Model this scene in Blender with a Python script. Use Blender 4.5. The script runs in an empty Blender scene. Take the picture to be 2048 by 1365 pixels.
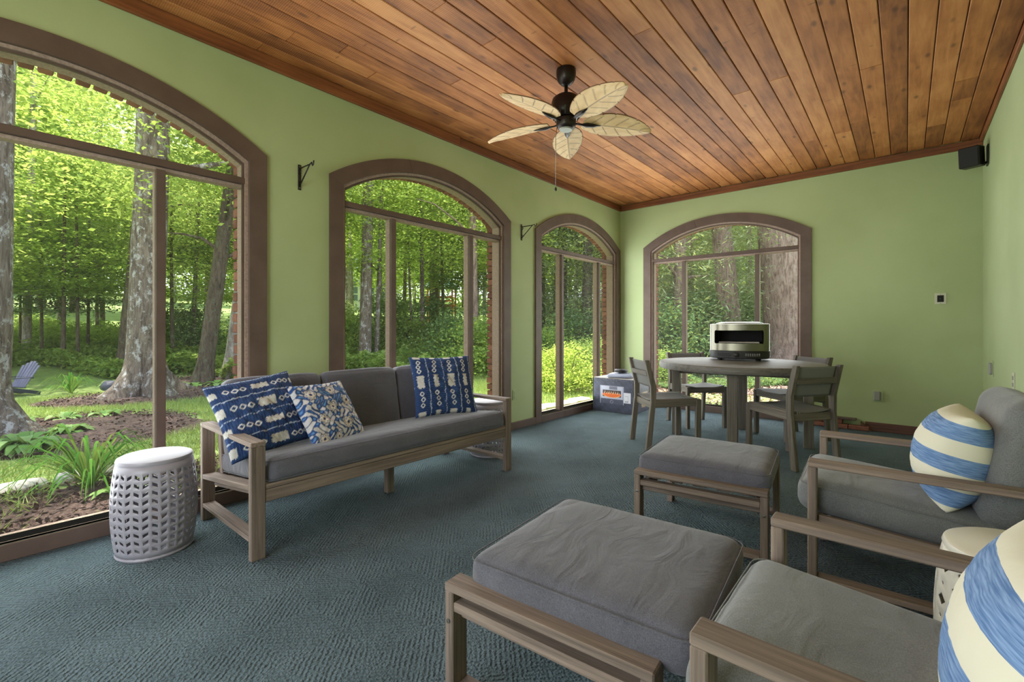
import bpy, bmesh, math, random
import numpy as np
from mathutils import Vector, Matrix, noise
from mathutils.geometry import tessellate_polygon

sc = bpy.context.scene
col = sc.collection
RNG = random.Random(11)
NR = np.random.default_rng(5)
PI = math.pi
def C(r, g, b, a=1.0):
    f = lambda v: (v/255/12.92) if v/255 <= .04045 else ((v/255+.055)/1.055)**2.4
    return (f(r), f(g), f(b), a)

# ---------------------------------------------------------------- camera
YAW = .7093
cam = bpy.data.cameras.new('camera'); cam_o = bpy.data.objects.new('camera', cam); col.objects.link(cam_o)
cam_o.location = (0, 0, 1.18); cam_o.rotation_euler = (PI/2, 0, YAW)
cam.sensor_width = 36; cam.lens = 36*919.14/2048; cam.shift_y = -26.5/2048; cam.clip_start = .05; cam.clip_end = 300
sc.camera = cam_o
# ---------------------------------------------------------------- sky, sun, added fill lamps at the windows, exposure
sc.view_settings.view_transform = 'Standard'; sc.view_settings.look = 'None'
sc.view_settings.exposure = 0.5; sc.view_settings.gamma = 1.0; sc.view_settings.use_curve_mapping = False
sc.cycles.use_denoising = True
sc.cycles.use_adaptive_sampling = True; sc.cycles.adaptive_threshold = .08; sc.cycles.adaptive_min_samples = 16
sc.cycles.max_bounces = 6; sc.cycles.diffuse_bounces = 4; sc.cycles.glossy_bounces = 3; sc.cycles.transmission_bounces = 4; sc.cycles.transparent_max_bounces = 8
w = bpy.data.worlds.new('sky'); sc.world = w; w.use_nodes = True
_nt = w.node_tree; _bg = _nt.nodes['Background']
_tc = _nt.nodes.new('ShaderNodeTexCoord'); _sx = _nt.nodes.new('ShaderNodeSeparateXYZ'); _cr = _nt.nodes.new('ShaderNodeValToRGB')
_nt.links.new(_tc.outputs['Generated'], _sx.inputs[0]); _nt.links.new(_sx.outputs[2], _cr.inputs[0]); _nt.links.new(_cr.outputs[0], _bg.inputs[0])
_cr.color_ramp.elements[0].color = (.86, .92, 1.0, 1); _cr.color_ramp.elements[1].color = (.52, .70, 1.0, 1)
_cr.color_ramp.elements[0].position = .05; _cr.color_ramp.elements[1].position = .9
SKY = 2.4
_bg.inputs[1].default_value = SKY
def light(name, kind, energy, color, loc, rot, **kw):
    l = bpy.data.lights.new(name, kind); l.energy = energy; l.color = color
    for k, v in kw.items(): setattr(l, k, v)
    o = bpy.data.objects.new(name, l); col.objects.link(o); o.location = loc; o.rotation_euler = rot
    return o
light('sun', 'SUN', 12.5, (1, .94, .82), (-6, 0, 20), (math.radians(5), math.radians(-17), 0), angle=.03)
# room constants (metres)
XL, XR, YB, YR = -3.463, .5925, 6.686, -1.62
ZC, ZT = 3.12, 3.028
WH = .23
# window centres: along the left wall (y) and the end walls (x)
WIN_L = [.253, 2.903, 5.553]; WIN_B = -1.975; WIN_ADDED = -1.4  # the last is an unseen rear window, added for its light
FILL_COL = (.93, .97, 1.0)
for i, yc in enumerate(WIN_L):
    light('window_fill', 'AREA', 34, FILL_COL, (XL+.06, yc, 1.3), (0, -PI/2, 0), shape='RECTANGLE', size=2.2, size_y=1.9)  # added area lamps inside the openings, standing in for daylight
light('window_fill', 'AREA', 30, FILL_COL, (WIN_B, YB-.06, 1.3), (-PI/2, 0, 0), shape='RECTANGLE', size=1.9, size_y=2.2)
light('window_fill', 'AREA', 42, FILL_COL, (WIN_ADDED, YR+.06, 1.4), (PI/2, 0, 0), shape='RECTANGLE', size=1.9, size_y=2.2)  # added fill lamp at the unseen rear window

# ---------------------------------------------------------------- node helpers and materials
def nd(nt, t, ins=None, **at):
    n = nt.nodes.new('ShaderNode'+t)
    for k, v in at.items(): setattr(n, k, v)
    for k, v in (ins or {}).items():
        s = n.inputs[k]
        if hasattr(v, 'links') or isinstance(v, bpy.types.NodeSocket): nt.links.new(v, s)
        else: s.default_value = v
    return n
def mat(name, base=(.5, .5, .5, 1), rough=.7, metal=0, **ins):
    m = bpy.data.materials.new(name); m.use_nodes = True
    b = m.node_tree.nodes['Principled BSDF']
    b.inputs['Base Color'].default_value = base; b.inputs['Roughness'].default_value = rough; b.inputs['Metallic'].default_value = metal
    for k, v in ins.items(): b.inputs[k.replace('_', ' ')].default_value = v
    return m, m.node_tree, b
def ramp(nt, fac, stops):
    n = nd(nt, 'ValToRGB', {0: fac}); e = n.color_ramp.elements
    while len(e) < len(stops): e.new(.5)
    for i, (p, c) in enumerate(stops): e[i].position = p; e[i].color = c
    return n.outputs[0]
def mth(nt, op, a, b=0.0, c=None):
    n = nd(nt, 'Math', {0: a, 1: b}, operation=op)
    if c is not None: n.inputs[2].default_value = c
    return n.outputs[0]
def mixc(nt, fac, a, b, mode='MIX'):
    n = nd(nt, 'Mix', data_type='RGBA', blend_type=mode)
    for i, v in ((0, fac), (6, a), (7, b)):
        if isinstance(v, bpy.types.NodeSocket): nt.links.new(v, n.inputs[i])
        else: n.inputs[i].default_value = v
    return n.outputs[2]
def objco(nt, scale, shift=True):
    t = nd(nt, 'TexCoord').outputs['Object']
    if shift:
        r = nd(nt, 'ObjectInfo').outputs['Random']
        t = nd(nt, 'VectorMath', {0: t, 1: mth(nt, 'MULTIPLY', r, 17.0)}, operation='ADD').outputs[0]
    return nd(nt, 'Mapping', {0: t, 3: scale}).outputs[0]
def bump(nt, b, h, strength=.3, dist=.01):
    n = nd(nt, 'Bump', {'Height': h, 'Strength': strength, 'Distance': dist})
    nt.links.new(n.outputs[0], b.inputs['Normal'])

def wood(name, dark, light_, axis=0, rough=.7, fine=60, var=.25, bs=.25):
    m, nt, b = mat(name, light_, rough)
    s = [fine, fine, fine]; s[axis] = 2.2
    v = objco(nt, s)
    n1 = nd(nt, 'TexNoise', {'Vector': v, 'Scale': 1.0, 'Detail': 5.0, 'Roughness': .65}).outputs[0]
    s2 = [9, 9, 9]; s2[axis] = .9
    n2 = nd(nt, 'TexNoise', {'Vector': objco(nt, s2), 'Scale': 1.0, 'Detail': 3.0}).outputs[0]
    c = ramp(nt, mth(nt, 'ADD', mth(nt, 'MULTIPLY', n1, .65), mth(nt, 'MULTIPLY', n2, .35)), [(.36, dark), (.62, light_)])
    r = nd(nt, 'ObjectInfo').outputs['Random']
    k = mth(nt, 'ADD', mth(nt, 'MULTIPLY', r, var), 1-var/2)
    c = mixc(nt, 1.0, c, nd(nt, 'CombineColor', {0: k, 1: k, 2: k}).outputs[0], 'MULTIPLY')
    nt.links.new(c, b.inputs['Base Color']); bump(nt, b, n1, bs, .004)
    return m
def fabric(name, c1, c2, wr=.5):
    m, nt, b = mat(name, c1, .95)
    t = nd(nt, 'TexCoord').outputs['Object']
    n = nd(nt, 'TexNoise', {'Vector': t, 'Scale': 320.0, 'Detail': 2.0, 'Roughness': .8}).outputs[0]
    n3 = nd(nt, 'TexNoise', {'Vector': t, 'Scale': 5.0, 'Detail': 4.0}).outputs[0]
    f = mth(nt, 'ADD', mth(nt, 'MULTIPLY', n, .75), mth(nt, 'MULTIPLY', n3, .3))
    nt.links.new(ramp(nt, f, [(.38, c1), (.68, c2)]), b.inputs['Base Color'])
    n2 = nd(nt, 'TexNoise', {'Vector': nd(nt, 'Mapping', {0: t, 3: (9, 4, 9)}).outputs[0], 'Scale': 1.0, 'Detail': 3.0, 'Distortion': 1.2}).outputs[0]
    h = mth(nt, 'ADD', mth(nt, 'MULTIPLY', n, .06), n2)
    bump(nt, b, h, wr, .02); b.inputs['Sheen Weight'].default_value = .25
    return m

M = {}
def build_mats():
    # painted walls
    m, nt, b = mat('green_paint', C(176, 184, 142), .75)
    t = nd(nt, 'TexCoord').outputs['Object']
    n = nd(nt, 'TexNoise', {'Vector': t, 'Scale': 1.1, 'Detail': 4.0}).outputs[0]
    nt.links.new(ramp(nt, n, [(.3, C(166, 180, 130)), (.7, C(180, 194, 146))]), b.inputs['Base Color'])
    bump(nt, b, nd(nt, 'TexNoise', {'Vector': t, 'Scale': 90.0, 'Detail': 3.0}).outputs[0], .08, .004); M['wall'] = m
    # brown painted trim with nail holes
    m, nt, b = mat('brown_trim', C(126, 103, 92), .6)
    t = objco(nt, (6, 6, 6))
    n = nd(nt, 'TexNoise', {'Vector': t, 'Scale': 1.0, 'Detail': 5.0}).outputs[0]
    nt.links.new(ramp(nt, n, [(.3, C(92, 74, 66)), (.7, C(106, 87, 78))]), b.inputs['Base Color'])
    bump(nt, b, nd(nt, 'TexNoise', {'Vector': nd(nt, 'TexCoord').outputs['Object'], 'Scale': 120.0}).outputs[0], .15, .003); M['trim'] = m
    m, nt, b = mat('rough_jamb', C(170, 146, 136), .85)
    n = nd(nt, 'TexNoise', {'Vector': nd(nt, 'TexCoord').outputs['Object'], 'Scale': 70.0, 'Detail': 6.0, 'Roughness': .7}).outputs[0]
    nt.links.new(ramp(nt, n, [(.3, C(150, 126, 116)), (.7, C(190, 166, 154))]), b.inputs['Base Color']); bump(nt, b, n, .4, .006); M['jamb'] = m
    # brick
    m, nt, b = mat('red_brick', C(165, 95, 72), .9)
    n = nd(nt, 'TexNoise', {'Vector': objco(nt, (20, 20, 20)), 'Scale': 1.0, 'Detail': 5.0}).outputs[0]
    r = nd(nt, 'ObjectInfo').outputs['Random']
    nt.links.new(ramp(nt, mth(nt, 'ADD', mth(nt, 'MULTIPLY', n, .6), mth(nt, 'MULTIPLY', r, .4)), [(.25, C(112, 68, 56)), (.75, C(168, 112, 92))]), b.inputs['Base Color']); bump(nt, b, n, .4, .004); M['brick'] = m
    m, nt, b = mat('mortar_and_brick', C(150, 100, 80), .95)
    bt = nd(nt, 'TexBrick', {'Vector': nd(nt, 'TexCoord').outputs['Object'], 'Color1': C(165, 95, 72), 'Color2': C(140, 80, 62), 'Mortar': C(170, 160, 148), 'Scale': 4.5})
    nt.links.new(bt.outputs[0], b.inputs['Base Color']); M['veneer'] = m
    # carpet: looped pile in nested diamonds
    m, nt, b = mat('teal_carpet', C(66, 100, 103), 1.0)
    t = nd(nt, 'TexCoord').outputs['Object']
    wv = nd(nt, 'VectorMath', {0: t, 1: nd(nt, 'VectorMath', {0: nd(nt, 'TexNoise', {'Vector': t, 'Scale': 14.0, 'Detail': 1.0}).outputs[1], 'Scale': .006}, operation='SCALE').outputs[0]}, operation='ADD').outputs[0]
    s = nd(nt, 'SeparateXYZ', {0: nd(nt, 'Mapping', {0: wv, 2: (0, 0, PI/4), 3: (3.1, 3.1, 1)}).outputs[0]})
    u = mth(nt, 'ABSOLUTE', mth(nt, 'SUBTRACT', mth(nt, 'FRACT', s.outputs[0]), .5)); v = mth(nt, 'ABSOLUTE', mth(nt, 'SUBTRACT', mth(nt, 'FRACT', s.outputs[1]), .5))
    ck = mth(nt, 'MODULO', mth(nt, 'ADD', mth(nt, 'FLOOR', s.outputs[0]), mth(nt, 'FLOOR', s.outputs[1])), 2.0)
    ck = mth(nt, 'GREATER_THAN', mth(nt, 'ABSOLUTE', ck), .5)
    mx = mth(nt, 'MAXIMUM', u, v)
    dd = mth(nt, 'ADD', mth(nt, 'MULTIPLY', mx, mth(nt, 'SUBTRACT', 1.0, ck)), mth(nt, 'MULTIPLY', mth(nt, 'ABSOLUTE', mth(nt, 'SUBTRACT', mx, .5)), ck))
    st = mth(nt, 'SINE', mth(nt, 'MULTIPLY', dd, 110.0))
    loop = nd(nt, 'TexVoronoi', {'Vector': t, 'Scale': 95.0, 'Randomness': .9}).outputs['Distance']
    fine = nd(nt, 'TexNoise', {'Vector': t, 'Scale': 260.0, 'Detail': 2.0}).outputs[0]
    h = mth(nt, 'ADD', mth(nt, 'MULTIPLY', st, .16), mth(nt, 'ADD', mth(nt, 'MULTIPLY', loop, -.7), mth(nt, 'MULTIPLY', fine, .4)))
    big = nd(nt, 'TexNoise', {'Vector': t, 'Scale': 1.6, 'Detail': 3.0}).outputs[0]
    cc = ramp(nt, mth(nt, 'ADD', mth(nt, 'MULTIPLY', h, .22), mth(nt, 'MULTIPLY', big, .5)), [(.02, C(56, 72, 78)), (.42, C(117, 136, 142))])
    nt.links.new(cc, b.inputs['Base Color']); bump(nt, b, h, 1.0, .022); M['carpet'] = m
    # ceiling planks
    m, nt, b = mat('cedar_plank', C(170, 110, 60), .6)
    v = objco(nt, (2.6, 26, 26))
    n1 = nd(nt, 'TexNoise', {'Vector': v, 'Scale': 1.0, 'Detail': 6.0, 'Roughness': .6, 'Distortion': .6}).outputs[0]
    blot = nd(nt, 'TexNoise', {'Vector': objco(nt, (2.4, 5, 5)), 'Scale': 1.0, 'Detail': 3.0}).outputs[0]
    saw = nd(nt, 'TexWave', {'Vector': objco(nt, (26, 7, 1)), 'Scale': 1.0, 'Distortion': 3.0, 'Detail': 2.0}, wave_type='BANDS').outputs[0]
    vo = nd(nt, 'TexVoronoi', {'Vector': objco(nt, (3.4, 8, 1)), 'Scale': 1.0, 'Randomness': 1.0}).outputs['Distance']
    r = nd(nt, 'ObjectInfo').outputs['Random']
    f = mth(nt, 'ADD', mth(nt, 'ADD', mth(nt, 'MULTIPLY', n1, .38), mth(nt, 'MULTIPLY', blot, .42)), mth(nt, 'ADD', mth(nt, 'MULTIPLY', saw, .10), mth(nt, 'MULTIPLY', r, .22)))
    c = ramp(nt, f, [(.37, C(112, 62, 28)), (.55, C(172, 106, 54)), (.74, C(206, 142, 84))])
    kn = ramp(nt, vo, [(.06, (1, 1, 1, 1)), (.17, (0, 0, 0, 1))])
    c = mixc(nt, mth(nt, 'MULTIPLY', kn, .62), c, C(66, 36, 20))
    v2 = nd(nt, 'TexVoronoi', {'Vector': objco(nt, (13, 3.6, 1)), 'Scale': 1.0, 'Randomness': 1.0}).outputs['Distance']
    dash = mth(nt, 'MULTIPLY', ramp(nt, v2, [(.05, (1, 1, 1, 1)), (.13, (0, 0, 0, 1))]), mth(nt, 'GREATER_THAN', blot, .47))
    c = mixc(nt, mth(nt, 'MULTIPLY', dash, .5), c, C(92, 52, 28))
    nt.links.new(c, b.inputs['Base Color']); bump(nt, b, mth(nt, 'ADD', n1, mth(nt, 'MULTIPLY', saw, .5)), .25, .004); M['plank'] = m
    M['ctrim'] = wood('dark_cedar_trim', C(96, 52, 24), C(146, 86, 46), 0, .6, 40)
    # furniture
    M['teak'] = wood('weathered_teak', C(96, 83, 73), C(146, 128, 114), 0, .75, 70)
    M['teakz'] = wood('weathered_teak_upright', C(96, 83, 73), C(146, 128, 114), 2, .75, 70)
    M['dwood'] = wood('grey_dining_wood', C(78, 72, 63), C(122, 112, 99), 0, .7, 70)
    M['dwoodz'] = wood('grey_dining_wood_upright', C(78, 72, 63), C(122, 112, 99), 2, .7, 70)
    M['dtop'] = wood('grey_table_top', C(84, 80, 74), C(122, 117, 108), 0, .55, 40)
    M['sling'] = mat('grey_sling_mesh', C(112, 110, 106), .8)[0]
    M['cush'] = fabric('charcoal_cushion', C(74, 73, 80), C(104, 103, 112), .55)
    M['cush2'] = fabric('ash_cushion', C(90, 92, 92), C(128, 130, 128), .4)
    M['ceramic'] = mat('lilac_white_metal', C(158, 153, 162), .35)[0]
    M['ceramic2'] = mat('ivory_ceramic', C(232, 228, 212), .3)[0]
    M['black'] = mat('black_metal', C(28, 26, 24), .45)[0]
    M['bronze'] = mat('bronze_metal', C(46, 38, 34), .35, .6)[0]
    M['steel'] = mat('brushed_steel', C(128, 124, 110), .3, 1.0)[0]
    M['screw'] = mat('screw_steel', C(150, 146, 140), .35, .9)[0]
    M['dark'] = mat('dark_cavity', C(18, 16, 14), .7)[0]
    M['plate'] = mat('ivory_plastic', C(200, 200, 176), .5)[0]
    M['gplate'] = mat('grey_plastic', C(150, 152, 140), .5)[0]
    M['navy'] = mat('navy_adirondack', C(62, 64, 84), .6)[0]
    M['slat'] = mat('sunlit_navy_slat', C(112, 110, 138), .6)[0]  # frame navy made lighter: light on the slats painted into their colour
    M['stone'] = mat('pale_stone', C(186, 180, 172), .9)[0]
    M['clear'] = mat('plastic_bag', C(150, 156, 176), .25, 0, Alpha=.75)[0]
    # insect screen
    m = bpy.data.materials.new('insect_screen'); m.use_nodes = True; nt = m.node_tree; nt.nodes.clear()
    o = nd(nt, 'OutputMaterial'); x = nd(nt, 'MixShader', {0: .10})
    nt.links.new(nd(nt, 'BsdfTransparent').outputs[0], x.inputs[1]); nt.links.new(nd(nt, 'BsdfDiffuse', {0: C(150, 145, 140)}).outputs[0], x.inputs[2]); nt.links.new(x.outputs[0], o.inputs[0]); M['screen'] = m
    # printed or woven colour carried by the mesh
    for nm, ro in (('print_cloth', .95), ('print_card', .55), ('print_blade', .6)):
        m, nt, b = mat(nm, (1, 1, 1, 1), ro)
        a = nd(nt, 'VertexColor', layer_name='print').outputs[0]
        if nm == 'print_cloth':
            n = nd(nt, 'TexNoise', {'Vector': nd(nt, 'Mapping', {0: nd(nt, 'TexCoord').outputs['Object'], 3: (300, 60, 60)}).outputs[0], 'Scale': 1.0, 'Detail': 2.0}).outputs[0]
            a = mixc(nt, .35, a, mixc(nt, 1.0, a, ramp(nt, n, [(.3, (.55, .55, .55, 1)), (.7, (1.2, 1.2, 1.2, 1))]), 'MULTIPLY'))
            n2 = nd(nt, 'TexNoise', {'Vector': nd(nt, 'TexCoord').outputs['Object'], 'Scale': 9.0, 'Detail': 3.0, 'Distortion': 1.0}).outputs[0]
            bump(nt, b, n2, .4, .02)
        nt.links.new(a, b.inputs['Base Color']); M[nm] = m
    for nm, n, ph, hh in (('stripe_a', 3.1, .2, .40), ('stripe_b', 2.7, .62, .42)):
        m, nt, b = mat(nm, (1, 1, 1, 1), .95)
        t = nd(nt, 'TexCoord').outputs['Object']; y = nd(nt, 'SeparateXYZ', {0: t}).outputs[1]
        f = mth(nt, 'FRACT', mth(nt, 'ADD', mth(nt, 'MULTIPLY', y, n/hh), ph+n/2))
        e = mth(nt, 'MULTIPLY', mth(nt, 'GREATER_THAN', f, .46), mth(nt, 'LESS_THAN', f, .97))
        k = nd(nt, 'TexNoise', {'Vector': nd(nt, 'Mapping', {0: t, 3: (14, 260, 20)}).outputs[0], 'Scale': 1.0, 'Detail': 3.0}).outputs[0]
        nt.links.new(mixc(nt, e, C(226, 222, 200), ramp(nt, k, [(.35, C(84, 118, 166)), (.65, C(134, 164, 204))])), b.inputs['Base Color'])
        bump(nt, b, nd(nt, 'TexNoise', {'Vector': t, 'Scale': 9.0, 'Detail': 3.0}).outputs[0], .3, .02); M[nm] = m
    # plants
    def leaf(name, stops, trans=.52):
        m = bpy.data.materials.new(name); m.use_nodes = True; nt = m.node_tree; nt.nodes.clear()
        o = nd(nt, 'OutputMaterial'); x = nd(nt, 'MixShader', {0: trans})
        r = nd(nt, 'NewGeometry').outputs['Random Per Island']; q = nd(nt, 'ObjectInfo').outputs['Random']
        n = nd(nt, 'TexNoise', {'Vector': nd(nt, 'TexCoord').outputs['Object'], 'Scale': .8, 'Detail': 2.0}).outputs[0]
        f = mth(nt, 'ADD', mth(nt, 'ADD', mth(nt, 'MULTIPLY', r, .4), mth(nt, 'MULTIPLY', q, .3)), mth(nt, 'MULTIPLY', n, .3))
        c = ramp(nt, f, stops)
        nt.links.new(nd(nt, 'BsdfDiffuse', {0: c}).outputs[0], x.inputs[1]); nt.links.new(nd(nt, 'BsdfTranslucent', {0: mixc(nt, .5, c, C(205, 215, 110))}).outputs[0], x.inputs[2])
        nt.links.new(x.outputs[0], o.inputs[0]); return m
    M['leaf'] = leaf('broad_leaf', [(.15, C(96, 126, 66)), (.5, C(142, 170, 94)), (.85, C(196, 212, 128))])
    M['leafy'] = leaf('lime_leaf', [(.15, C(136, 164, 78)), (.5, C(172, 196, 92)), (.85, C(212, 224, 122))])
    M['leafd'] = leaf('shade_leaf', [(.15, C(78, 104, 68)), (.5, C(114, 142, 92)), (.85, C(166, 186, 134))], .3)
    M['needle'] = leaf('hemlock_needle', [(.15, C(92, 106, 76)), (.5, C(134, 146, 108)), (.85, C(178, 186, 146))], .3)
    M['hosta'] = leaf('hosta_leaf', [(.1, C(84, 124, 64)), (.5, C(126, 160, 92)), (.9, C(190, 206, 150))], .25)
    M['grass'] = leaf('grass_blade', [(.1, C(112, 136, 72)), (.5, C(150, 170, 98)), (.9, C(190, 204, 138))], .25)
    M['strap'] = leaf('strap_leaf', [(.1, C(40, 84, 34)), (.5, C(72, 122, 48)), (.9, C(120, 160, 74))], .25)
    def bark(name, a, c, lich):
        m, nt, b = mat(name, a, .95)
        n = nd(nt, 'TexNoise', {'Vector': objco(nt, (16, 16, 3.2)), 'Scale': 1.0, 'Detail': 6.0, 'Roughness': .7, 'Distortion': .8}).outputs[0]
        cc = ramp(nt, n, [(.34, a), (.62, c)])
        l = nd(nt, 'TexNoise', {'Vector': objco(nt, (8, 8, 6)), 'Scale': 1.0, 'Detail': 7.0, 'Roughness': .8}).outputs[0]
        cc = mixc(nt, ramp(nt, l, [(.53, (0, 0, 0, 1)), (.6, (1, 1, 1, 1))]), cc, lich)
        nt.links.new(cc, b.inputs['Base Color']); bump(nt, b, n, .9, .05); return m
    M['bark'] = bark('grey_bark', C(74, 60, 52), C(146, 130, 118), C(190, 186, 184))
    M['barkr'] = bark('furrowed_bark', C(92, 70, 60), C(168, 142, 128), C(160, 140, 128))
    M['barkd'] = bark('dark_bark', C(62, 52, 44), C(118, 102, 88), C(110, 112, 92))
    M['birch'] = bark('pale_bark', C(120, 106, 98), C(190, 178, 170), C(206, 200, 196))
    m, nt, b = mat('mulch', C(120, 98, 90), 1.0)
    n = nd(nt, 'TexNoise', {'Vector': nd(nt, 'TexCoord').outputs['Object'], 'Scale': 38.0, 'Detail': 5.0, 'Roughness': .8}).outputs[0]
    nt.links.new(ramp(nt, n, [(.32, C(70, 54, 48)), (.55, C(128, 104, 96)), (.72, C(186, 164, 150))]), b.inputs['Base Color']); bump(nt, b, n, 1.0, .04); M['mulch'] = m
    m, nt, b = mat('lawn_soil', C(110, 138, 62), 1.0)
    n = nd(nt, 'TexNoise', {'Vector': nd(nt, 'TexCoord').outputs['Object'], 'Scale': 3.0, 'Detail': 8.0, 'Roughness': .75}).outputs[0]
    nt.links.new(ramp(nt, n, [(.3, C(96, 114, 62)), (.55, C(132, 152, 86)), (.75, C(164, 178, 114))]), b.inputs['Base Color']); bump(nt, b, n, .8, .05); M['lawn'] = m
build_mats()

# ---------------------------------------------------------------- object helpers
def tag(o, label=None, cat=None, group=None, kind=None):
    if label: o['label'] = label
    if cat: o['category'] = cat
    if group: o['group'] = group
    if kind: o['kind'] = kind
    return o
def empty(name, loc=(0, 0, 0), rz=0, label=None, cat=None, group=None):
    o = bpy.data.objects.new(name, None); col.objects.link(o); o.location = loc; o.rotation_euler = (0, 0, rz); o.empty_display_size = .1
    return tag(o, label, cat, group)
def link(name, me, m=None, parent=None, mw=None):
    o = bpy.data.objects.new(name, me); col.objects.link(o)
    if m is not None and not me.materials: me.materials.append(M[m] if isinstance(m, str) else m)
    o.parent = parent
    if mw is not None: o.matrix_local = mw
    return o
def mesh(name, vs, fs, m=None, parent=None, mw=None, smooth=False):
    me = bpy.data.meshes.new(name); me.from_pydata([tuple(v) for v in vs], [], fs); me.update()
    if smooth: me.polygons.foreach_set('use_smooth', [True]*len(me.polygons))
    return link(name, me, m, parent, mw)
def quads(name, V, m, parent=None, mw=None, n=4):
    """V: (k*n,3) array, one n-gon per n rows"""
    k = len(V)//n
    me = bpy.data.meshes.new(name); me.vertices.add(len(V)); me.vertices.foreach_set('co', np.ascontiguousarray(V, dtype=np.float32).ravel())
    me.loops.add(k*n); me.loops.foreach_set('vertex_index', np.arange(k*n, dtype=np.int32))
    me.polygons.add(k); me.polygons.foreach_set('loop_start', np.arange(0, k*n, n, dtype=np.int32)); me.update(calc_edges=True)
    return link(name, me, m, parent, mw)
BOX_F = [(0, 3, 2, 1), (4, 5, 6, 7), (0, 1, 5, 4), (1, 2, 6, 5), (2, 3, 7, 6), (3, 0, 4, 7)]
def box_me(name, sx, sy, sz, bev=.004):
    bm = bmesh.new(); bmesh.ops.create_cube(bm, size=1.0)
    bmesh.ops.scale(bm, vec=(sx, sy, sz), verts=bm.verts)
    if bev: bmesh.ops.bevel(bm, geom=bm.edges[:], offset=min(bev, min(sx, sy, sz)*.3), segments=1, affect='EDGES')
    me = bpy.data.meshes.new(name); bm.to_mesh(me); bm.free(); return me
def box(name, lo, hi, m, parent=None, bev=.004):
    lo, hi = Vector(lo), Vector(hi); s = hi-lo
    return link(name, box_me(name, s.x, s.y, s.z, bev), m, parent, Matrix.Translation((lo+hi)/2))
def frame(a, b, wdir):
    a, b = Vector(a), Vector(b); x = (b-a).normalized(); y = Vector(wdir); y = (y-x*y.dot(x)).normalized(); z = x.cross(y)
    r = Matrix((x, y, z)).transposed().to_4x4(); r.translation = (a+b)/2; return r, (b-a).length
def board(name, a, b, wd, th, wdir, m, parent=None, bev=.004):
    r, L = frame(a, b, wdir)
    return link(name, box_me(name, L, wd, th, bev), m, parent, r)
def tube(name, pts, rad, m, parent=None, segs=8, cap=True):
    vs, fs = [], []; pts = [Vector(p) for p in pts]; n = len(pts); rr = rad if isinstance(rad, (list, tuple)) else [rad]*n
    up = None
    for i, p in enumerate(pts):
        d = (pts[min(i+1, n-1)]-pts[max(i-1, 0)]).normalized()
        if up is None: up = d.orthogonal().normalized()
        up = (up-d*up.dot(d)).normalized(); q = d.cross(up)
        for k in range(segs):
            a = 2*PI*k/segs; vs.append(p+(up*math.cos(a)+q*math.sin(a))*rr[i])
    for i in range(n-1):
        for k in range(segs): fs.append((i*segs+k, i*segs+(k+1) % segs, (i+1)*segs+(k+1) % segs, (i+1)*segs+k))
    if cap: fs += [tuple(range(segs-1, -1, -1)), tuple(range((n-1)*segs, n*segs))]
    return mesh(name, vs, fs, m, parent, smooth=True)
def lathe(name, prof, m, parent=None, segs=40, mw=None, smooth=True):
    vs, fs = [], []; n = len(prof)
    for r, z in prof:
        for k in range(segs): a = 2*PI*k/segs; vs.append((r*math.cos(a), r*math.sin(a), z))
    for i in range(n-1):
        for k in range(segs): fs.append((i*segs+k, i*segs+(k+1) % segs, (i+1)*segs+(k+1) % segs, (i+1)*segs+k))
    if prof[0][0] > 1e-4: fs.append(tuple(range(segs-1, -1, -1)))
    if prof[-1][0] > 1e-4: fs.append(tuple(range((n-1)*segs, n*segs)))
    o = mesh(name, vs, fs, m, parent, mw, smooth)
    if smooth:
        try: o.data.set_sharp_from_angle(angle=.7)
        except Exception: pass
    return o
def plate(name, outer, holes, mp, w0, w1, m, parent=None):
    """a slab with holes: outlines in (u, v), mapped to space by mp(u, v, w)"""
    loops = [outer]+holes; flat = [p for l in loops for p in l]
    tris = tessellate_polygon([[Vector((p[0], p[1], 0)) for p in l] for l in loops]); n = len(flat)
    vs = [mp(p[0], p[1], w0) for p in flat]+[mp(p[0], p[1], w1) for p in flat]
    fs = [tuple(t) for t in tris]+[(t[2]+n, t[1]+n, t[0]+n) for t in tris]; k = 0
    for l in loops:
        for i in range(len(l)): a, b = k+i, k+(i+1) % len(l); fs.append((a, b, b+n, a+n))
        k += len(l)
    o = mesh(name, vs, fs, m, parent)
    bm = bmesh.new(); bm.from_mesh(o.data); bmesh.ops.recalc_face_normals(bm, faces=bm.faces); bm.to_mesh(o.data); bm.free(); return o
def ring(name, o1, o2, mp, w0, w1, m, parent=None, closed=False):
    """solid strip between two outlines of equal length"""
    n = len(o1); vs = []
    for a, b in zip(o1, o2): vs += [mp(*a, w0), mp(*b, w0), mp(*b, w1), mp(*a, w1)]
    fs = []; R_ = range(n if closed else n-1)
    for i in R_:
        j = (i+1) % n
        for k in range(4): fs.append((4*i+k, 4*i+(k+1) % 4, 4*j+(k+1) % 4, 4*j+k))
    if not closed: fs += [(0, 1, 2, 3), (4*n-1, 4*n-2, 4*n-3, 4*n-4)]
    o = mesh(name, vs, fs, m, parent)
    bm = bmesh.new(); bm.from_mesh(o.data); bmesh.ops.recalc_face_normals(bm, faces=bm.faces); bm.to_mesh(o.data); bm.free(); return o
def copy_tree(o, parent=None):
    c = o.copy(); col.objects.link(c); c.parent = parent
    for ch in list(o.children): copy_tree(ch, c)
    return c
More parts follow.
